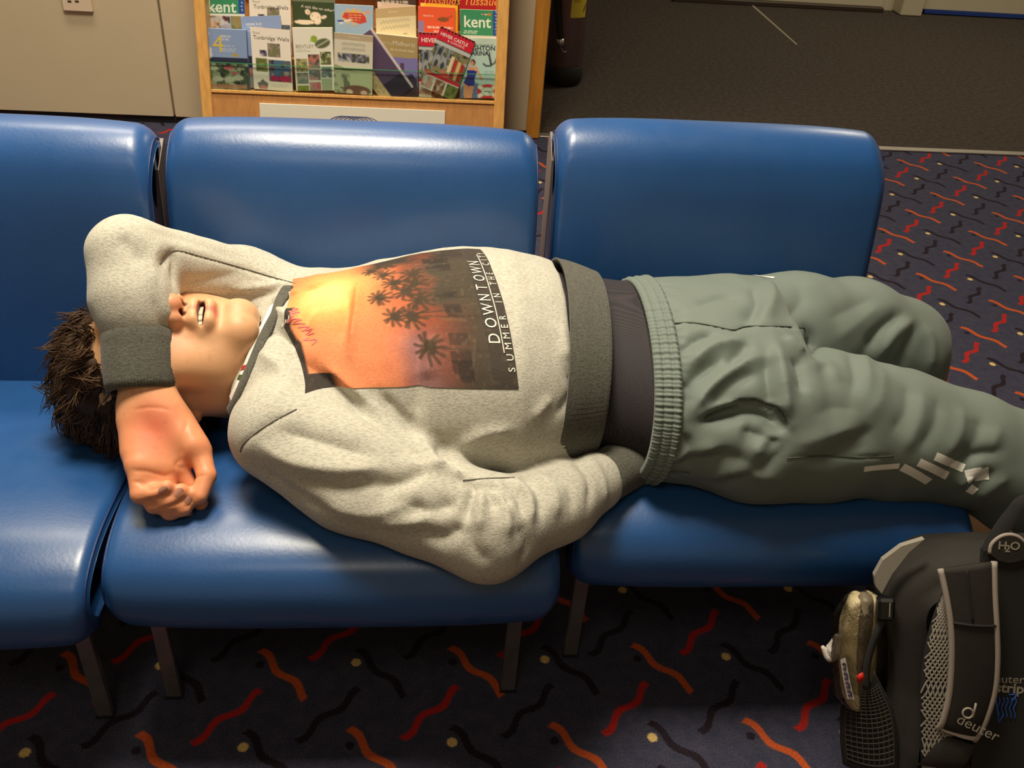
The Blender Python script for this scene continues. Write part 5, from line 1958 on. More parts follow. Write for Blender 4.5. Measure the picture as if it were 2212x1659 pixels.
Vh, Fh = surface(hair_sdf, H_C - 0.16, H_C + 0.16, 0.004)
Nh = normals(Vh, Fh)
Vh = Vh + Nh * (vnoise(Vh, 45, 2) * 0.006 + vnoise(Vh, 90, 6) * 0.003)[:, None]
M_HAIR = mat('brown_hair', attr='col', rough=0.62, spec=0.2, bump=(300, 0.5, 0.002, (1, 1, 1)))
hc0 = np.tile(lin(np.array([58, 42, 30]) / 255), (len(Vh), 1)) * (1 + 0.35 * vnoise(Vh, 120, 8))[:, None]
hair = obj('hair', Vh, Fh, M_HAIR, person, True, hc0)
Nh = normals(Vh, Fh)
r_ = np.random.default_rng(5)
VV, FF, CC = [], [], []
tuft = r_.choice(len(Vh), 620)
crown = H_R @ np.array([0, -0.25, 1.0])
for ti in tuft:
    n0 = Nh[ti]
    if n0[2] < -0.8:
        continue
    high = Vh[ti][2] > H_C[2] + 0.005
    flow = (np.array([0.0, -0.25, -0.9]) + crown * 0.55) if not high else (crown * 1.0 + np.array([-0.1, -0.35, -0.25]))
    flow = flow + r_.normal(0, 0.42, 3)
    flow -= n0 * (flow @ n0)
    flow /= np.linalg.norm(flow) + 1e-9
    flow = flow + n0 * (r_.uniform(0.15, 0.55) if not high else r_.uniform(0.2, 0.75))
    flow /= np.linalg.norm(flow)
    Lh = r_.uniform(0.020, 0.036)
    bend = np.cross(flow, n0) * r_.normal(0, 0.55) - n0 * 0.35 + np.array([0, 0, -0.25])
    shade = lin(np.array([72, 52, 36]) / 255) * r_.uniform(0.5, 1.9)
    tip = Vh[ti] + flow * Lh + bend * Lh * 0.5
    for s in range(10):
        root = Vh[ti] + r_.normal(0, 0.0050, 3) - n0 * 0.004
        tp = tip + r_.normal(0, 0.0022, 3) + flow * r_.normal(0, 0.004)
        ctl = root + flow * Lh * 0.55 + r_.normal(0, 0.0015, 3)
        w = r_.uniform(0.0006, 0.0011)
        d0 = tp - root
        side = np.cross(d0, n0)
        side /= np.linalg.norm(side) + 1e-9
        up_ = np.cross(side, d0)
        up_ /= np.linalg.norm(up_) + 1e-9
        b0 = len(VV)
        for k in range(6):
            t = k / 5
            p = root * (1 - t) ** 2 + ctl * 2 * t * (1 - t) + tp * t * t
            ww = w * (1 - t) ** 0.5 + 0.0001
            for a in (0, 2.09, 4.19):
                VV.append(p + ww * (side * math.cos(a) + up_ * math.sin(a)))
                CC.append(shade * (0.8 + 0.4 * t))
            if k:
                for j in range(3):
                    a0, a1 = b0 + (k - 1) * 3 + j, b0 + (k - 1) * 3 + (j + 1) % 3
                    FF.append((a0, a1, a1 + 3, a0 + 3))
tag(obj('hair_strands', np.array(VV), np.array(FF), M_HAIR, hair, True, np.array(CC)), kind='stuff')

# ------------------------------------------------------------------ chest print
def print_at(s, t, lift=0.0011):
    """s: 0 collar .. 1 hem, t: 0 near side .. 1 far side -> point on the sweatshirt"""
    phi = math.radians(156.5 - 99.0 * t)
    x0 = -0.128 - 0.036 * min(1.0, t / 0.45)
    x1 = 0.110 - 0.035 * t
    x = x0 + s * (x1 - x0)
    yc, zc = np.interp(x, TORSO[:, 0], TORSO[:, 1]), np.interp(x, TORSO[:, 0], TORSO[:, 2])
    d = np.array([0, math.cos(phi), math.sin(phi)])
    h = bs.ray_cast(Vector(np.array([x, yc, zc]) + d * 0.32), Vector(-d))
    p = np.array(h[0]) if h[0] is not None else np.array([x, yc, zc]) + d * 0.15
    return p + d * lift


CW, CH = 190, 170
c = Canvas(CW, CH, (72, 65, 55))
P3 = np.stack([c.x.ravel(), c.y.ravel(), 0 * c.x.ravel()], 1)
nz = lambda sc_, sd: vnoise(P3, sc_, sd).reshape(c.x.shape)
edge = c.y + 0.05 * nz(7, 3) + 0.03 * nz(17, 5)
sun = np.exp(-(((c.x - 0.66) / 0.26) ** 2 + ((c.y - 0.20) / 0.17) ** 2))
c.put(np.clip((0.70 - edge) / 0.16, 0, 1), (160, 82, 56))                                 # rust fading into the dark
c.put(np.clip((0.60 - edge) / 0.16, 0, 1), (214, 124, 84))                                # orange
c.put(np.clip((0.42 - c.x) / 0.2, 0, 1) * np.clip((0.5 - c.y) / 0.2, 0, 1) * 0.6, (222, 140, 96))
c.put(np.clip(sun * 1.5, 0, 1), (240, 182, 104))
c.put(np.clip(sun * 2.2 - 1.0, 0, 1) * 0.8, (246, 206, 136))
c.put(np.clip((c.x - 0.80) / 0.08, 0, 1) * np.clip((c.y - 0.30) / 0.15, 0, 1), (60, 54, 48))     # dark far corner
c.put(np.clip((0.30 - c.x) / 0.12, 0, 1) * np.exp(-((c.y - 0.57) / 0.10) ** 2) * 0.85, (150, 112, 112))   # mauve near edge
c.put(np.clip(nz(5, 21) * 2, 0, 1) * np.exp(-((c.y - 0.66) / 0.12) ** 2) * 0.5, (150, 70, 44))
rp = random.Random(4)
for (t, s, r) in ((0.50, 0.455, .062), (0.34, 0.50, .062), (0.62, 0.53, .07), (0.52, 0.575, .07), (0.74, 0.48, .06), (0.33, 0.575, .075), (0.43, 0.63, .07), (0.16, 0.62, .075), (0.83, 0.42, .055), (0.88, 0.50, .07), (0.68, 0.62, .07), (0.58, 0.62, .07)):
    D = (70, 58, 46)
    tr = s + 0.30 + rp.uniform(0, .1)
    c.line([(t, s), (t - 0.01 + rp.uniform(-.02, .02), (s + tr) / 2), (t + rp.uniform(-.03, .03), tr)], 0.0045, D, 0.8)
    for k in range(11):
        a = math.pi * 2 * k / 11 + rp.uniform(-.2, .2)
        e = (t + r * math.cos(a), s + r * 0.9 * math.sin(a))
        c.line([(t, s), (t + r * .55 * math.cos(a), s + r * .5 * math.sin(a) - 0.008), e], 0.0075, D, 0.85)
    c.ell(t, s, r * 0.45, r * 0.4, D, 0.8)
for k in range(16):                                                                          # dim skyline blocks
    x0 = rp.uniform(0.02, 0.9)
    c.rect(x0, rp.uniform(0.66, 0.74), x0 + rp.uniform(.03, .08), 0.80, (52, 46, 42), 0.6)
c.line([(0.30, 0.70), (0.29, 0.80)], 0.006, (110, 84, 60), 0.7)
c.line([(0.08, 0.80), (0.20, 0.83)], 0.004, (96, 84, 70), 0.6)
c.put((c.y > 0.885).astype(float), (66, 60, 54))
c.put(np.clip((0.035 + 0.02 * nz(14, 8) - c.y) / 0.01, 0, 1) * (c.x < 0.62), (58, 52, 48))      # torn dark upper edge
c.put((c.x < 0.07) * np.clip((0.18 - c.y) / 0.05, 0, 1), (58, 52, 48))
c.put(np.clip(nz(60, 31) - 0.35, 0, 1) * 0.35, (150, 120, 90))
S_, T_ = np.linspace(0, 1, CH), np.linspace(0, 1, CW)
Vc = np.array([print_at(s, t) for s in S_ for t in T_])
M_SHIRTPRINT = mat('chest_print_ink', attr='col', rough=0.85, spec=0.2, bump=(520, 0.4, 0.001), noise=(300, 0.10))
cp = obj('chest_print', Vc, grid_faces(CH, CW), M_SHIRTPRINT, sweat, True, c.a.reshape(-1, 3))
M_LETTER = mat('white_print', rgb(226, 222, 208), 0.8)


def print_text(txt, s, t0, t1, size, shear=0.0):
    n = len(txt)
    mb = MB()
    out = None
    for k, chh in enumerate(txt):
        if chh == ' ':
            if mb.v:
                out = mb.build('lettering', M_LETTER, cp)      # one word, one part
                mb = MB()
            continue
        v, f = text2d(chh, 1.0, shear=shear)
        v = v - np.array([(v[:, 0].min() + v[:, 0].max()) / 2, 0])
        t = t0 + (t1 - t0) * k / (n - 1)
        mb.add([print_at(s - b * size, t + a * size * 0.92, 0.0019) for a, b in v], f)
    return mb.build('lettering', M_LETTER, cp) if mb.v else out


print_text('DOWNTOWN', 0.945, 0.20, 0.745, 0.076)
print_text('SUMMER IN THE CITY', 0.994, 0.07, 0.88, 0.046)
MB().tube([print_at(0.955, t, 0.0019) for t in np.linspace(0.135, 0.86, 40)], 0.0007, 5).build('print_rule', M_LETTER, cp)
print_text('E ', 0.028, 0.475, 0.50, 0.06)
M_PINK = mat('pink_print', rgb(226, 120, 120), 0.8)
mb = MB()
for k, st in enumerate(([(.03, .60), (.06, .57), (.02, .55), (.07, .53), (.03, .51), (.06, .49)], [(.05, .47), (.02, .45), (.08, .44), (.04, .42), (.09, .40)], [(.05, .38), (.10, .37), (.06, .345), (.11, .34), (.07, .31), (.11, .30)], [(.08, .28), (.05, .26), (.11, .25), (.08, .22)])):
    q = polyline([(a, b, 0) for a, b in st], 40)
    mb.tube([print_at(a, b, 0.0011) for a, b, _ in q], 0.0010, 5)
mb.build('script_lettering', M_PINK, cp)

# ------------------------------------------------------------------ backpack standing in front of the third seat
B_O = np.array([0.62, 0.500, 0.0])
BT = math.radians(24)
BY = math.radians(16)
B_X = np.array([math.cos(BY), -math.sin(BY), 0])
_f = np.array([math.sin(BY), math.cos(BY), 0])
B_U, B_IN = _f * math.sin(BT) + np.array([0, 0, math.cos(BT)]), _f * math.cos(BT) - np.array([0, 0, math.sin(BT)])
BR = math.radians(10)
B_X, B_U = math.cos(BR) * B_X + math.sin(BR) * B_U, -math.sin(BR) * B_X + math.cos(BR) * B_U


def bgp(x, s, t=0.0):
    return B_O + B_X * x + B_U * s + B_IN * t


def on_bag(u, v, t=0.0):
    d = ray(u, v)
    k = ((B_O + B_IN * t - EYE) @ B_IN) / (d @ B_IN)
    p = EYE + d * k - B_O
    return float(p @ B_X), float(p @ B_U)


M_BAG = mat('black_pack_cloth', rgb(44, 41, 38), 0.75, bump=(700, 0.4, 0.0008), noise=(30, 0.12), spec=0.25)
M_BAGD = mat('black_foam', rgb(24, 23, 23), 0.85, bump=(500, 0.3, 0.0006))
M_BAGG = mat('grey_pack_cloth', rgb(140, 134, 124), 0.7, bump=(700, 0.3, 0.0006))
M_PIPE = mat('grey_binding', rgb(150, 140, 132), 0.7, bump=(800, 0.4, 0.0006))
M_REFL = mat('pale_reflective_tape', rgb(196, 192, 178), 0.4)
M_BUCK = mat('black_buckle', rgb(16, 16, 17), 0.35)
XC = on_bag(2225, 1330)[0]
bag = empty('backpack', tuple(bgp(XC, 0)), 'black backpack with grey edged strap standing on the carpet at the lower right', 'backpack')


def mirror(p):
    return [(2 * XC - x, s) for x, s in p]


def trace(pts, t=0.0):
    return [on_bag(u, v, t) for u, v in pts]


# main compartment: outline lofted back from the padded panel
left = trace([(1868, 1650), (1872, 1560), (1882, 1460), (1893, 1380), (1890, 1310), (1886, 1255), (1905, 1208), (1945, 1176), (2000, 1154), (2070, 1145), (2150, 1142)], 0.10)
sb = 0.006
left = [p for p in left if p[0] < XC - 0.05]
left.append((XC - 0.03, left[-1][1] + 0.004))
left = [(left[0][0] + 0.012, sb), (left[0][0] + 0.004, 0.03)] + left
outl = np.array(left + mirror(left)[::-1])
outl = polyline(np.hstack([outl, np.zeros((len(outl), 1))]), 90)[:, :2]
outl[:, 0] = np.clip(outl[:, 0], min(p[0] for p in left) - 0.002, 2 * XC - min(p[0] for p in left) + 0.002)
cen = np.array([XC, (outl[:, 1].max() + sb) / 2])


def loft(name, outline, layers, material, parent, cap=True, lump=0.0):
    rows = []
    T = np.roll(outline, -1, 0) - np.roll(outline, 1, 0)
    T /= np.linalg.norm(T, axis=1, keepdims=True) + 1e-9
    Nn = np.stack([T[:, 1], -T[:, 0]], 1)
    if np.sum((outline + Nn * 0.001 - cen) ** 2) < np.sum((outline - cen) ** 2):
        Nn = -Nn
    for t, ins in layers:
        q = outline - Nn * ins
        q[:, 1] = np.maximum(q[:, 1], sb * 0.6)
        rows.append([bgp(x, s, t) for x, s in q])
    V_ = np.array(rows).reshape(-1, 3)
    if lump:
        V_ = V_ + np.stack([vnoise(V_, 30, 3), vnoise(V_, 30, 4), 0 * V_[:, 0]], 1) * lump
    V_[:, 2] = np.maximum(V_[:, 2], 0.003)
    n = len(outline)
    F_ = [tuple(q) for q in grid_faces(len(layers), n, True)]
    if cap:
        V_ = np.vstack([V_, V_[:n].mean(0), V_[-n:].mean(0)])
        F_ += [(len(V_) - 2, (i + 1) % n, i) for i in range(n)] + [(len(V_) - 1, (len(layers) - 1) * n + i, (len(layers) - 1) * n + (i + 1) % n) for i in range(n)]
    return obj(name, V_, F_, material, parent, True)


loft('main_compartment', outl, [(0.0, 0.035), (0.003, 0.018), (0.012, 0.005), (0.028, 0.0), (0.07, 0.0), (0.11, 0.003), (0.120, 0.012), (0.132, 0.032), (0.137, 0.06)], M_BAG, bag, True, 0.002)
# pale wedge on the top left shoulder and its mirror
wed = trace([(1889, 1262), (1886, 1240), (1905, 1206), (1945, 1176), (1994, 1161), (1960, 1190), (1925, 1235), (1902, 1278)], 0.012)
for w in (wed, mirror(wed)):
    mb = MB()
    n = len(w)
    mb.add([bgp(x, s, 0.006) for x, s in w] + [bgp(x, s, 0.016) for x, s in w], [tuple(range(n))[::-1], tuple(range(n, 2 * n))] + [(i, (i + 1) % n, n + (i + 1) % n, n + i) for i in range(n)])
    mb.build('shoulder_panel', M_BAGG, bag)
# dark spine panel
sp = trace([(2146, 1230), (2150, 1400), (2140, 1560), (2120, 1655)], -0.004)
mb = MB()
sx0 = min(p[0] for p in sp) - 0.01
q = [(sx0, 0.02), (2 * XC - sx0, 0.02), (2 * XC - sx0, sp[0][1] + 0.02), (sx0, sp[0][1] + 0.02)]
n = 4
mb.add([bgp(x, s, -0.006) for x, s in q] + [bgp(x, s, 0.01) for x, s in q], [(3, 2, 1, 0), (4, 5, 6, 7), (0, 1, 5, 4), (1, 2, 6, 5), (2, 3, 7, 6), (3, 0, 4, 7)])
spine = mb.build('spine_panel', M_BAGD, bag)


def pad(name, L_, R_l, t0, t1, bulge, material, parent, n=40, m=13, mir=False):
    """padded strip between two edge lines given in panel coordinates"""
    A = polyline([(x, s, 0) for x, s in L_], n)[:, :2]
    B = polyline([(x, s, 0) for x, s in R_l], n)[:, :2]
    top, bot = [], []
    for i in range(n):
        for j in range(m):
            w = j / (m - 1)
            x, s = A[i] * (1 - w) + B[i] * w
            if mir:
                x = 2 * XC - x
            e = math.sin(math.pi * w) ** 0.5
            tt = t0 + (t1 - t0) * math.sin(math.pi * min(1, 0.15 + i / (n - 1) * 0.85)) ** 0.7
            top.append(bgp(x, s, tt - bulge * e))
            bot.append(bgp(x, s, tt + bulge * e * 0.6))
    V_ = np.array(top + bot)
    f = grid_faces(n, m)
    F_ = np.vstack([f, f[:, ::-1] + n * m])
    ends = []
    for i in (0, n - 1):
        ends += [(i * m + j, i * m + j + 1, n * m + i * m + j + 1, n * m + i * m + j) for j in range(m - 1)]
    return obj(name, V_, np.vstack([F_, ends]), material, parent, True), A, B


for mir in (False, True):
    # grey net pad, lens shaped, with its holes modelled as a lattice
    Lp = trace([(2036, 1268), (2010, 1330), (1992, 1400), (1983, 1480), (1983, 1560), (1988, 1640), (1992, 1662)], -0.004)
    Rp = trace([(2046, 1268), (2060, 1330), (2070, 1400), (2070, 1480), (2062, 1560), (2040, 1630), (2000, 1664)], -0.004)
    netpad, A, B = pad('back_pad', Lp, Rp, 0.0, -0.012, 0.008, M_BAGD, bag, mir=mir)
    mb = MB()
    wires = []
    for fam in (0, 1):
        for k in range(-34, 46):
            pts = []
            for i in range(36):
                w = (k / 9.0) + (1 if fam else -1) * i / 35 * 3.2 + (0 if fam else 0.0)
                if 0.02 <= w <= 0.98:
                    ii = i / 35 * (len(A) - 1)
                    a_, b_ = A[int(ii)], B[int(ii)]
                    x, s = a_ * (1 - w) + b_ * w
                    if mir:
                        x = 2 * XC - x
                    e = math.sin(math.pi * w) ** 0.5
                    tt = -0.012 * math.sin(math.pi * min(1, 0.15 + i / 35 * 0.85)) ** 0.7
                    pts.append(bgp(x, s, tt - 0.008 * e - 0.0008))
                elif pts:
                    break
            if len(pts) > 1:
                mb.tube(pts, 0.00115, 4, False)
    tag(mb.build('net_weave', M_BAGG, netpad, True), kind='stuff')
    # shoulder strap
    Ls = trace([(2034, 1232), (2045, 1290), (2053, 1350), (2055, 1420), (2051, 1500), (2040, 1560), (2032, 1585)], -0.028)
    Rs = trace([(2150, 1216), (2149, 1290), (2151, 1350), (2153, 1420), (2149, 1490), (2132, 1560), (2112, 1612)], -0.028)
    strap, A, B = pad('shoulder_strap', Ls, Rs, -0.016, -0.030, 0.005, M_BAG, bag, mir=mir)
    for Ed, dx in ((A, 0), (B, 0)):
        pts = []
        for i, (x, s) in enumerate(Ed):
            tt = -0.016 - 0.014 * math.sin(math.pi * min(1, 0.15 + i / (len(Ed) - 1) * 0.85)) ** 0.7
            pts.append(bgp(2 * XC - x if mir else x, s, tt))
        MB().tube(pts, 0.0034, 8).build('binding', M_PIPE, strap, True)
    # centre seam, cross seam, pale tape and lower webbing
    def sx(w, k, lift=0.0058):
        ii = k * (len(A) - 1)
        i0 = min(int(ii), len(A) - 2)
        f_ = ii - i0
        a_, b_ = A[i0] * (1 - f_) + A[i0 + 1] * f_, B[i0] * (1 - f_) + B[i0 + 1] * f_
        x, s = a_ * (1 - w) + b_ * w
        tt = -0.016 - 0.014 * math.sin(math.pi * min(1, 0.15 + k * 0.85)) ** 0.7
        return bgp(2 * XC - x if mir else x, s, tt - lift * math.sin(math.pi * w) ** 0.5 - 0.0004)
    MB().tube([sx(0.45, k) for k in np.linspace(0.01, 0.30, 12)], 0.0012, 6).build('strap_seam', M_BAGD, strap, True)
    MB().tube([sx(w, 0.31 + 0.02 * w) for w in np.linspace(0.05, 0.97, 14)], 0.0016, 6).build('strap_seam', M_BAGD, strap, True)
    tp = [sx(w, 0.955) for w in np.linspace(0.02, 0.98, 12)] + [sx(w, 0.995) for w in np.linspace(0.02, 0.98, 12)]
    obj('reflective_tape', tp, [tuple(q) for q in grid_faces(2, 12)], M_REFL, strap)
    Lw = trace([(2033, 1588), (2010, 1625), (1984, 1660)], -0.02)
    Rw = trace([(2110, 1614), (2090, 1650), (2075, 1668)], -0.02)
    pad('lower_webbing', Lw, Rw, -0.012, -0.018, 0.003, M_BAG, bag, 14, 7, mir)
# writing on the left strap: emblem and word
M_THREAD = mat('grey_embroidery', rgb(146, 138, 126), 0.7)


def bag_text(txt, u, v, du, dv, size, t, material, parent, name='lettering', bold=0.0):
    """text whose baseline starts at (u, v) and runs towards (u+du, v+dv)"""
    p = np.array(on_bag(u, v, t))
    e = np.array(on_bag(u + du, v + dv, t)) - p
    e /= np.linalg.norm(e)
    w = np.array([-e[1], e[0]])
    tv, tf = text2d(txt, size, bold=bold)
    vv = [bgp(*(p + e * a + w * b), t) for a, b in tv]
    vb = [bgp(*(p + e * a + w * b), t + 0.0006) for a, b in tv]
    return obj(name, vv, tf, material, parent, False)


bag_text('deuter', 2063, 1560, 36, 17, 0.0175, -0.0366, M_THREAD, strap_l := [o for o in bag.children if o.name.startswith('shoulder_strap')][0])
pe = np.array(on_bag(2091, 1541, -0.0366))
pts = [bgp(pe[0] + 0.0052 * math.cos(a), pe[1] + 0.0058 * math.sin(a), -0.0362) for a in np.linspace(0, 2 * math.pi, 22)]
mb = MB().tube(pts, 0.0012, 6, False)
mb.tube([bgp(pe[0] + 0.0055, pe[1] - 0.004, -0.0362), bgp(pe[0] + 0.0075, pe[1] + 0.012, -0.0362)], 0.0012, 6)
mb.build('emblem', M_THREAD, strap_l, True)
bag_text('deuter', 2133, 1474, 60, 2, 0.0140, -0.0066, M_THREAD, spine)
bag_text('stripes', 2149, 1494, 60, 4, 0.0162, -0.0066, M_THREAD, spine, bold=0.0004)
M_BLUE = mat('blue_embroidery', rgb(36, 84, 170), 0.6)
mb = MB()
c0, c1, c2 = (np.array(on_bag(*p, -0.007)) for p in ((2150, 1502), (2196, 1500), (2157, 1560)))
for k in range(5):
    x = c0[0] + 0.004 + 0.0042 * k
    pts = [bgp(x + 0.0011 * math.sin(t * 9), c0[1] - 0.002 - t * 0.024, -0.007) for t in np.linspace(0, 1, 14)]
    mb.tube(pts, 0.0008, 5)
for a, b in ((c0, c2), (c0 + (c1 - c0) * .62, c1), (c1, c1 + (c2 - c1) * .40)):
    mb.tube([bgp(*a, -0.007), bgp(*b, -0.007)], 0.0008, 5)
mb.tube([bgp(*(c2 + (c0 - c2) * .2), -0.007), bgp(*c2, -0.007), bgp(*(c2 + (c1 - c2) * .3), -0.007)], 0.0009, 5)
mb.build('triangle_emblem', M_BLUE, spine, True)
# drinking tube flap with H2O
fl = trace([(2138, 1196), (2142, 1176), (2160, 1160), (2180, 1155), (2200, 1160), (2216, 1176), (2222, 1196), (2205, 1210), (2180, 1215), (2155, 1210)], -0.008)
n = len(fl)
mb = MB().add([bgp(x, s, -0.010) for x, s in fl] + [bgp(x, s, 0.012) for x, s in fl], [tuple(range(n))[::-1], tuple(range(n, 2 * n))] + [(i, (i + 1) % n, n + (i + 1) % n, n + i) for i in range(n)])
flap = mb.build('tube_flap', M_BAG, bag)
MB().tube([bgp(x, s, -0.008) for x, s in polyline([(x, s, 0) for x, s in fl[:7]], 24)[:, :2]], 0.0022, 8).build('flap_binding', M_PIPE, flap, True)
bag_text('H', 2155, 1186, 40, 2, 0.0125, -0.0106, M_THREAD, flap, bold=0.0003)
bag_text('2', 2170, 1192, 40, 2, 0.0110, -0.0106, M_THREAD, flap, bold=0.0003)
bag_text('O', 2181, 1187, 40, 2, 0.0125, -0.0106, M_THREAD, flap, bold=0.0003)
# haul loop rising to the right
hl = [on_bag(2136, 1192, -0.006), on_bag(2160, 1150, -0.006), on_bag(2190, 1110, -0.006), on_bag(2216, 1085, -0.006)]
hl += [(hl[-1][0] + 0.03, hl[-1][1] + 0.004), (hl[-1][0] + 0.055, hl[-1][1] - 0.03), (hl[-1][0] + 0.06, hl[-1][1] - 0.075)]
q = polyline([(x, s, 0) for x, s in hl], 40)[:, :2]
tg = np.gradient(q, axis=0)
tg /= np.linalg.norm(tg, axis=1, keepdims=True)
nn = np.stack([-tg[:, 1], tg[:, 0]], 1) * 0.008
rows = [[bgp(*(a - b), -0.006) for a, b in zip(q, nn)], [bgp(*(a + b), -0.006) for a, b in zip(q, nn)], [bgp(*(a + b), -0.0035) for a, b in zip(q, nn)], [bgp(*(a - b), -0.0035) for a, b in zip(q, nn)]]
rows.append(rows[0])
obj('haul_loop', np.array(rows).reshape(-1, 3), grid_faces(5, 40), M_BAGD, bag, True)
# side release buckle with webbing, net side pocket
for mir in (False, True):
    mx = (lambda x: 2 * XC - x) if mir else (lambda x: x)
    b0, b1 = on_bag(1893, 1336, 0.004), on_bag(1932, 1290, 0.004)
    mb = MB()
    x0, x1 = sorted((mx(b0[0]), mx(b1[0])))
    Mb = Matrix(((B_X[0], B_U[0], B_IN[0], B_O[0]), (B_X[1], B_U[1], B_IN[1], B_O[1]), (B_X[2], B_U[2], B_IN[2], B_O[2]), (0, 0, 0, 1)))
    mb.box((x0, b0[1], -0.004), (x1, b1[1], 0.012), 0.003, Mb)
    bk = mb.build('side_buckle', M_BUCK, bag)
    MB().box((x0 + (x1 - x0) * .62, b0[1] + 0.006, -0.0052), (x0 + (x1 - x0) * .7, b1[1] - 0.004, -0.0035), 0.0005, Mb).build('buckle_slot', M_BAGG, bk)
    q = [on_bag(1912, 1338, 0.003), on_bag(1890, 1380, 0.004), on_bag(1872, 1430, 0.010), on_bag(1868, 1480, 0.012)]
    mb = MB()
    mb.tube([bgp(mx(x), s, 0.006) for x, s in polyline([(x, s, 0) for x, s in q], 20)[:, :2]], 0.004, 8)
    mb.build('side_webbing', M_BAGD, bag, True)
    Lq = trace([(1852, 1478), (1828, 1500), (1817, 1540), (1816, 1600), (1822, 1656)], 0.05)
    Rq = trace([(1885, 1440), (1905, 1480), (1925, 1520), (1935, 1580), (1935, 1660)], 0.01)
    A = polyline([(x, s, 0) for x, s in Lq], 24)[:, :2]
    B = polyline([(x, s, 0) for x, s in Rq], 24)[:, :2]
    V_ = []
    for i in range(24):
        for j in range(12):
            w = j / 11
            x, s = A[i] * (1 - w) + B[i] * w
            V_.append(bgp(mx(x), max(s, 0.004), 0.055 * (1 - w) ** 1.3 - 0.010 * math.sin(math.pi * w)))
    pk = obj('side_pocket', np.array(V_), grid_faces(24, 12), M_BAGD, bag, True)
    sm = pk.modifiers.new('thickness', 'SOLIDIFY')
    sm.thickness = 0.002
    mb = MB()
    for i in range(3, 22):
        mb.tube([np.array(V_[i * 12 + j]) - B_IN * 0.0016 for j in range(1, 11)], 0.0006, 4, False)
    for j in range(1, 11):
        mb.tube([np.array(V_[i * 12 + j]) - B_IN * 0.0016 for i in range(3, 22)], 0.0006, 4, False)
    tag(mb.build('net_weave', mat('dark_net_cord', rgb(70, 66, 56), 0.6), pk, True), kind='stuff')

# ------------------------------------------------------------------ filled roll in clear wrap, tucked in the side pocket
def on_b(u, v, t):
    x, s = on_bag(u, v, t)
    return bgp(x, s, t)


food = empty('wrapped_roll', tuple(on_b(1850, 1480, 0.05)), 'pale baguette roll in clear plastic wrap sticking out of the left backpack pocket', 'food')
ax = [(1862, 1278, .018), (1858, 1300, .028), (1850, 1350, .036), (1846, 1400, .038), (1848, 1450, .036), (1852, 1500, .034), (1858, 1530, .026)]
M_BREAD = mat('pale_bread', rgb(196, 182, 142), 0.75, noise=(40, 0.22, (1, 1, 1)), bump=(90, 0.4, 0.002))
M_FILL = mat('grey_filling', rgb(116, 104, 84), 0.5, noise=(60, 0.3))


def lump(name, pts, flat, off, material, parent, bump_=0.0, n=28):
    C_ = np.array([on_b(u, v, 0.045 + off) for u, v, _ in pts])
    C_ = polyline(C_, 26)
    R_r = np.interp(np.linspace(0, 1, 26), np.linspace(0, 1, len(pts)), [r for *_, r in pts])
    R_r[0], R_r[-1] = 0.0003, 0.0003
    R_r[1], R_r[-2] = R_r[2] * 0.55, R_r[-3] * 0.6
    V_ = []
    for p, r in zip(C_, R_r):
        for k in range(n):
            w = 2 * math.pi * k / n
            V_.append(p + B_X * r * flat * math.cos(w) + B_IN * r * 0.7 * math.sin(w))
    V_ = np.array(V_)
    if bump_:
        cc = np.repeat(C_, n, 0)
        d = V_ - cc
        V_ = V_ + d / (np.linalg.norm(d, axis=1, keepdims=True) + 1e-9) * (vnoise(V_, 70, 5) + 0.6 * vnoise(V_, 160, 6))[:, None] * bump_
    return obj(name, V_, np.vstack([grid_faces(26, n, True)]), material, parent, True)


lump('bread_half', [(u - 6, v, r) for u, v, r in ax], 0.42, 0.0, M_BREAD, food, 0.0015)
lump('bread_half', [(u + 18, v, r) for u, v, r in ax], 0.36, 0.004, M_BREAD, food, 0.0015)
lump('filling', [(u + 6, v, r * .9) for u, v, r in ax], 0.45, -0.004, M_FILL, food, 0.002)
film = bpy.data.materials.new('clear_film')
film.use_nodes = True
nt = film.node_tree
gl, tr, mxs, fr_, nzt, bpn = (nt.nodes.new(k) for k in ('ShaderNodeBsdfGlossy', 'ShaderNodeBsdfTransparent', 'ShaderNodeMixShader', 'ShaderNodeFresnel', 'ShaderNodeTexNoise', 'ShaderNodeBump'))
gl.inputs['Roughness'].default_value = 0.12
fr_.inputs['IOR'].default_value = 1.4
nzt.inputs['Scale'].default_value = 34
bpn.inputs['Strength'].default_value = 0.9
bpn.inputs['Distance'].default_value = 0.0016
nt.links.new(nzt.outputs['Fac'], bpn.inputs['Height'])
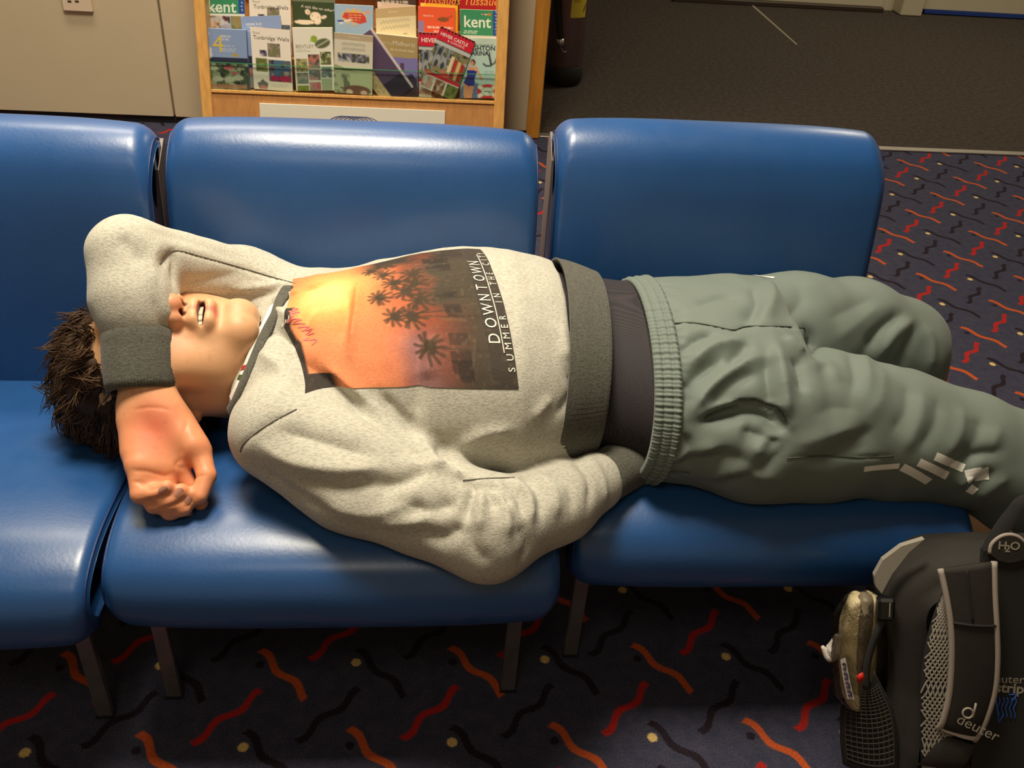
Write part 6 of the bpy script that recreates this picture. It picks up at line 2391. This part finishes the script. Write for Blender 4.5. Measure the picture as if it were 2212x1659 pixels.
nt.links.new(bpn.outputs[0], gl.inputs['Normal'])
nt.links.new(bpn.outputs[0], fr_.inputs['Normal'])
nt.links.new(fr_.outputs[0], mxs.inputs[0])
nt.links.new(tr.outputs[0], mxs.inputs[1])
nt.links.new(gl.outputs[0], mxs.inputs[2])
nt.links.new(mxs.outputs[0], nt.nodes['Material Output'].inputs[0])
lump('clear_wrap', [(u + 5, v, r * 1.12) for u, v, r in ax], 0.74, 0.0, film, food, 0.003, 40)
M_PAPER = mat('white_wrapper_paper', rgb(206, 200, 196), 0.6)
# printed paper band on the lower left edge, dark characters, red sticker, twisted tail
A = [on_b(1815, 1425, 0.02), on_b(1822, 1470, 0.018), on_b(1830, 1510, 0.018)]
B = [on_b(1826, 1420, 0.012), on_b(1836, 1470, 0.010), on_b(1846, 1512, 0.010)]
A, B = polyline(A, 10), polyline(B, 10)
lbl = obj('paper_label', np.vstack([A, B]), grid_faces(2, 10), M_PAPER, food)
mb = MB()
for i in range(1, 9):
    p, q = A[i] * .7 + B[i] * .3 - B_IN * .001, A[i] * .25 + B[i] * .75 - B_IN * .001
    mb.tube([p, q], 0.0012, 5)
    if i % 2:
        mb.tube([q, q + (A[i] - A[i - 1]) * .7], 0.001, 5)
mb.build('lettering', mat('purple_ink', rgb(60, 50, 76), 0.6), lbl)
rd = [on_b(1850, 1460, -0.002), on_b(1864, 1452, -0.002), on_b(1868, 1466, -0.002), on_b(1856, 1478, -0.002)]
obj('red_sticker', rd + [p + B_IN * .0008 for p in rd], [(3, 2, 1, 0), (4, 5, 6, 7), (0, 1, 5, 4), (1, 2, 6, 5), (2, 3, 7, 6), (3, 0, 4, 7)], mat('red_sticker', rgb(190, 30, 24), 0.5), food)
tl = [on_b(1808, 1372, 0.04), on_b(1803, 1400, 0.045), on_b(1792, 1418, 0.045), on_b(1776, 1396, 0.045)]
MB().tube(polyline(tl, 20), np.interp(np.linspace(0, 1, 20), [0, .35, .65, 1], [.003, .010, .007, .002]), 9).build('wrapper_tail', M_PAPER, food, True)
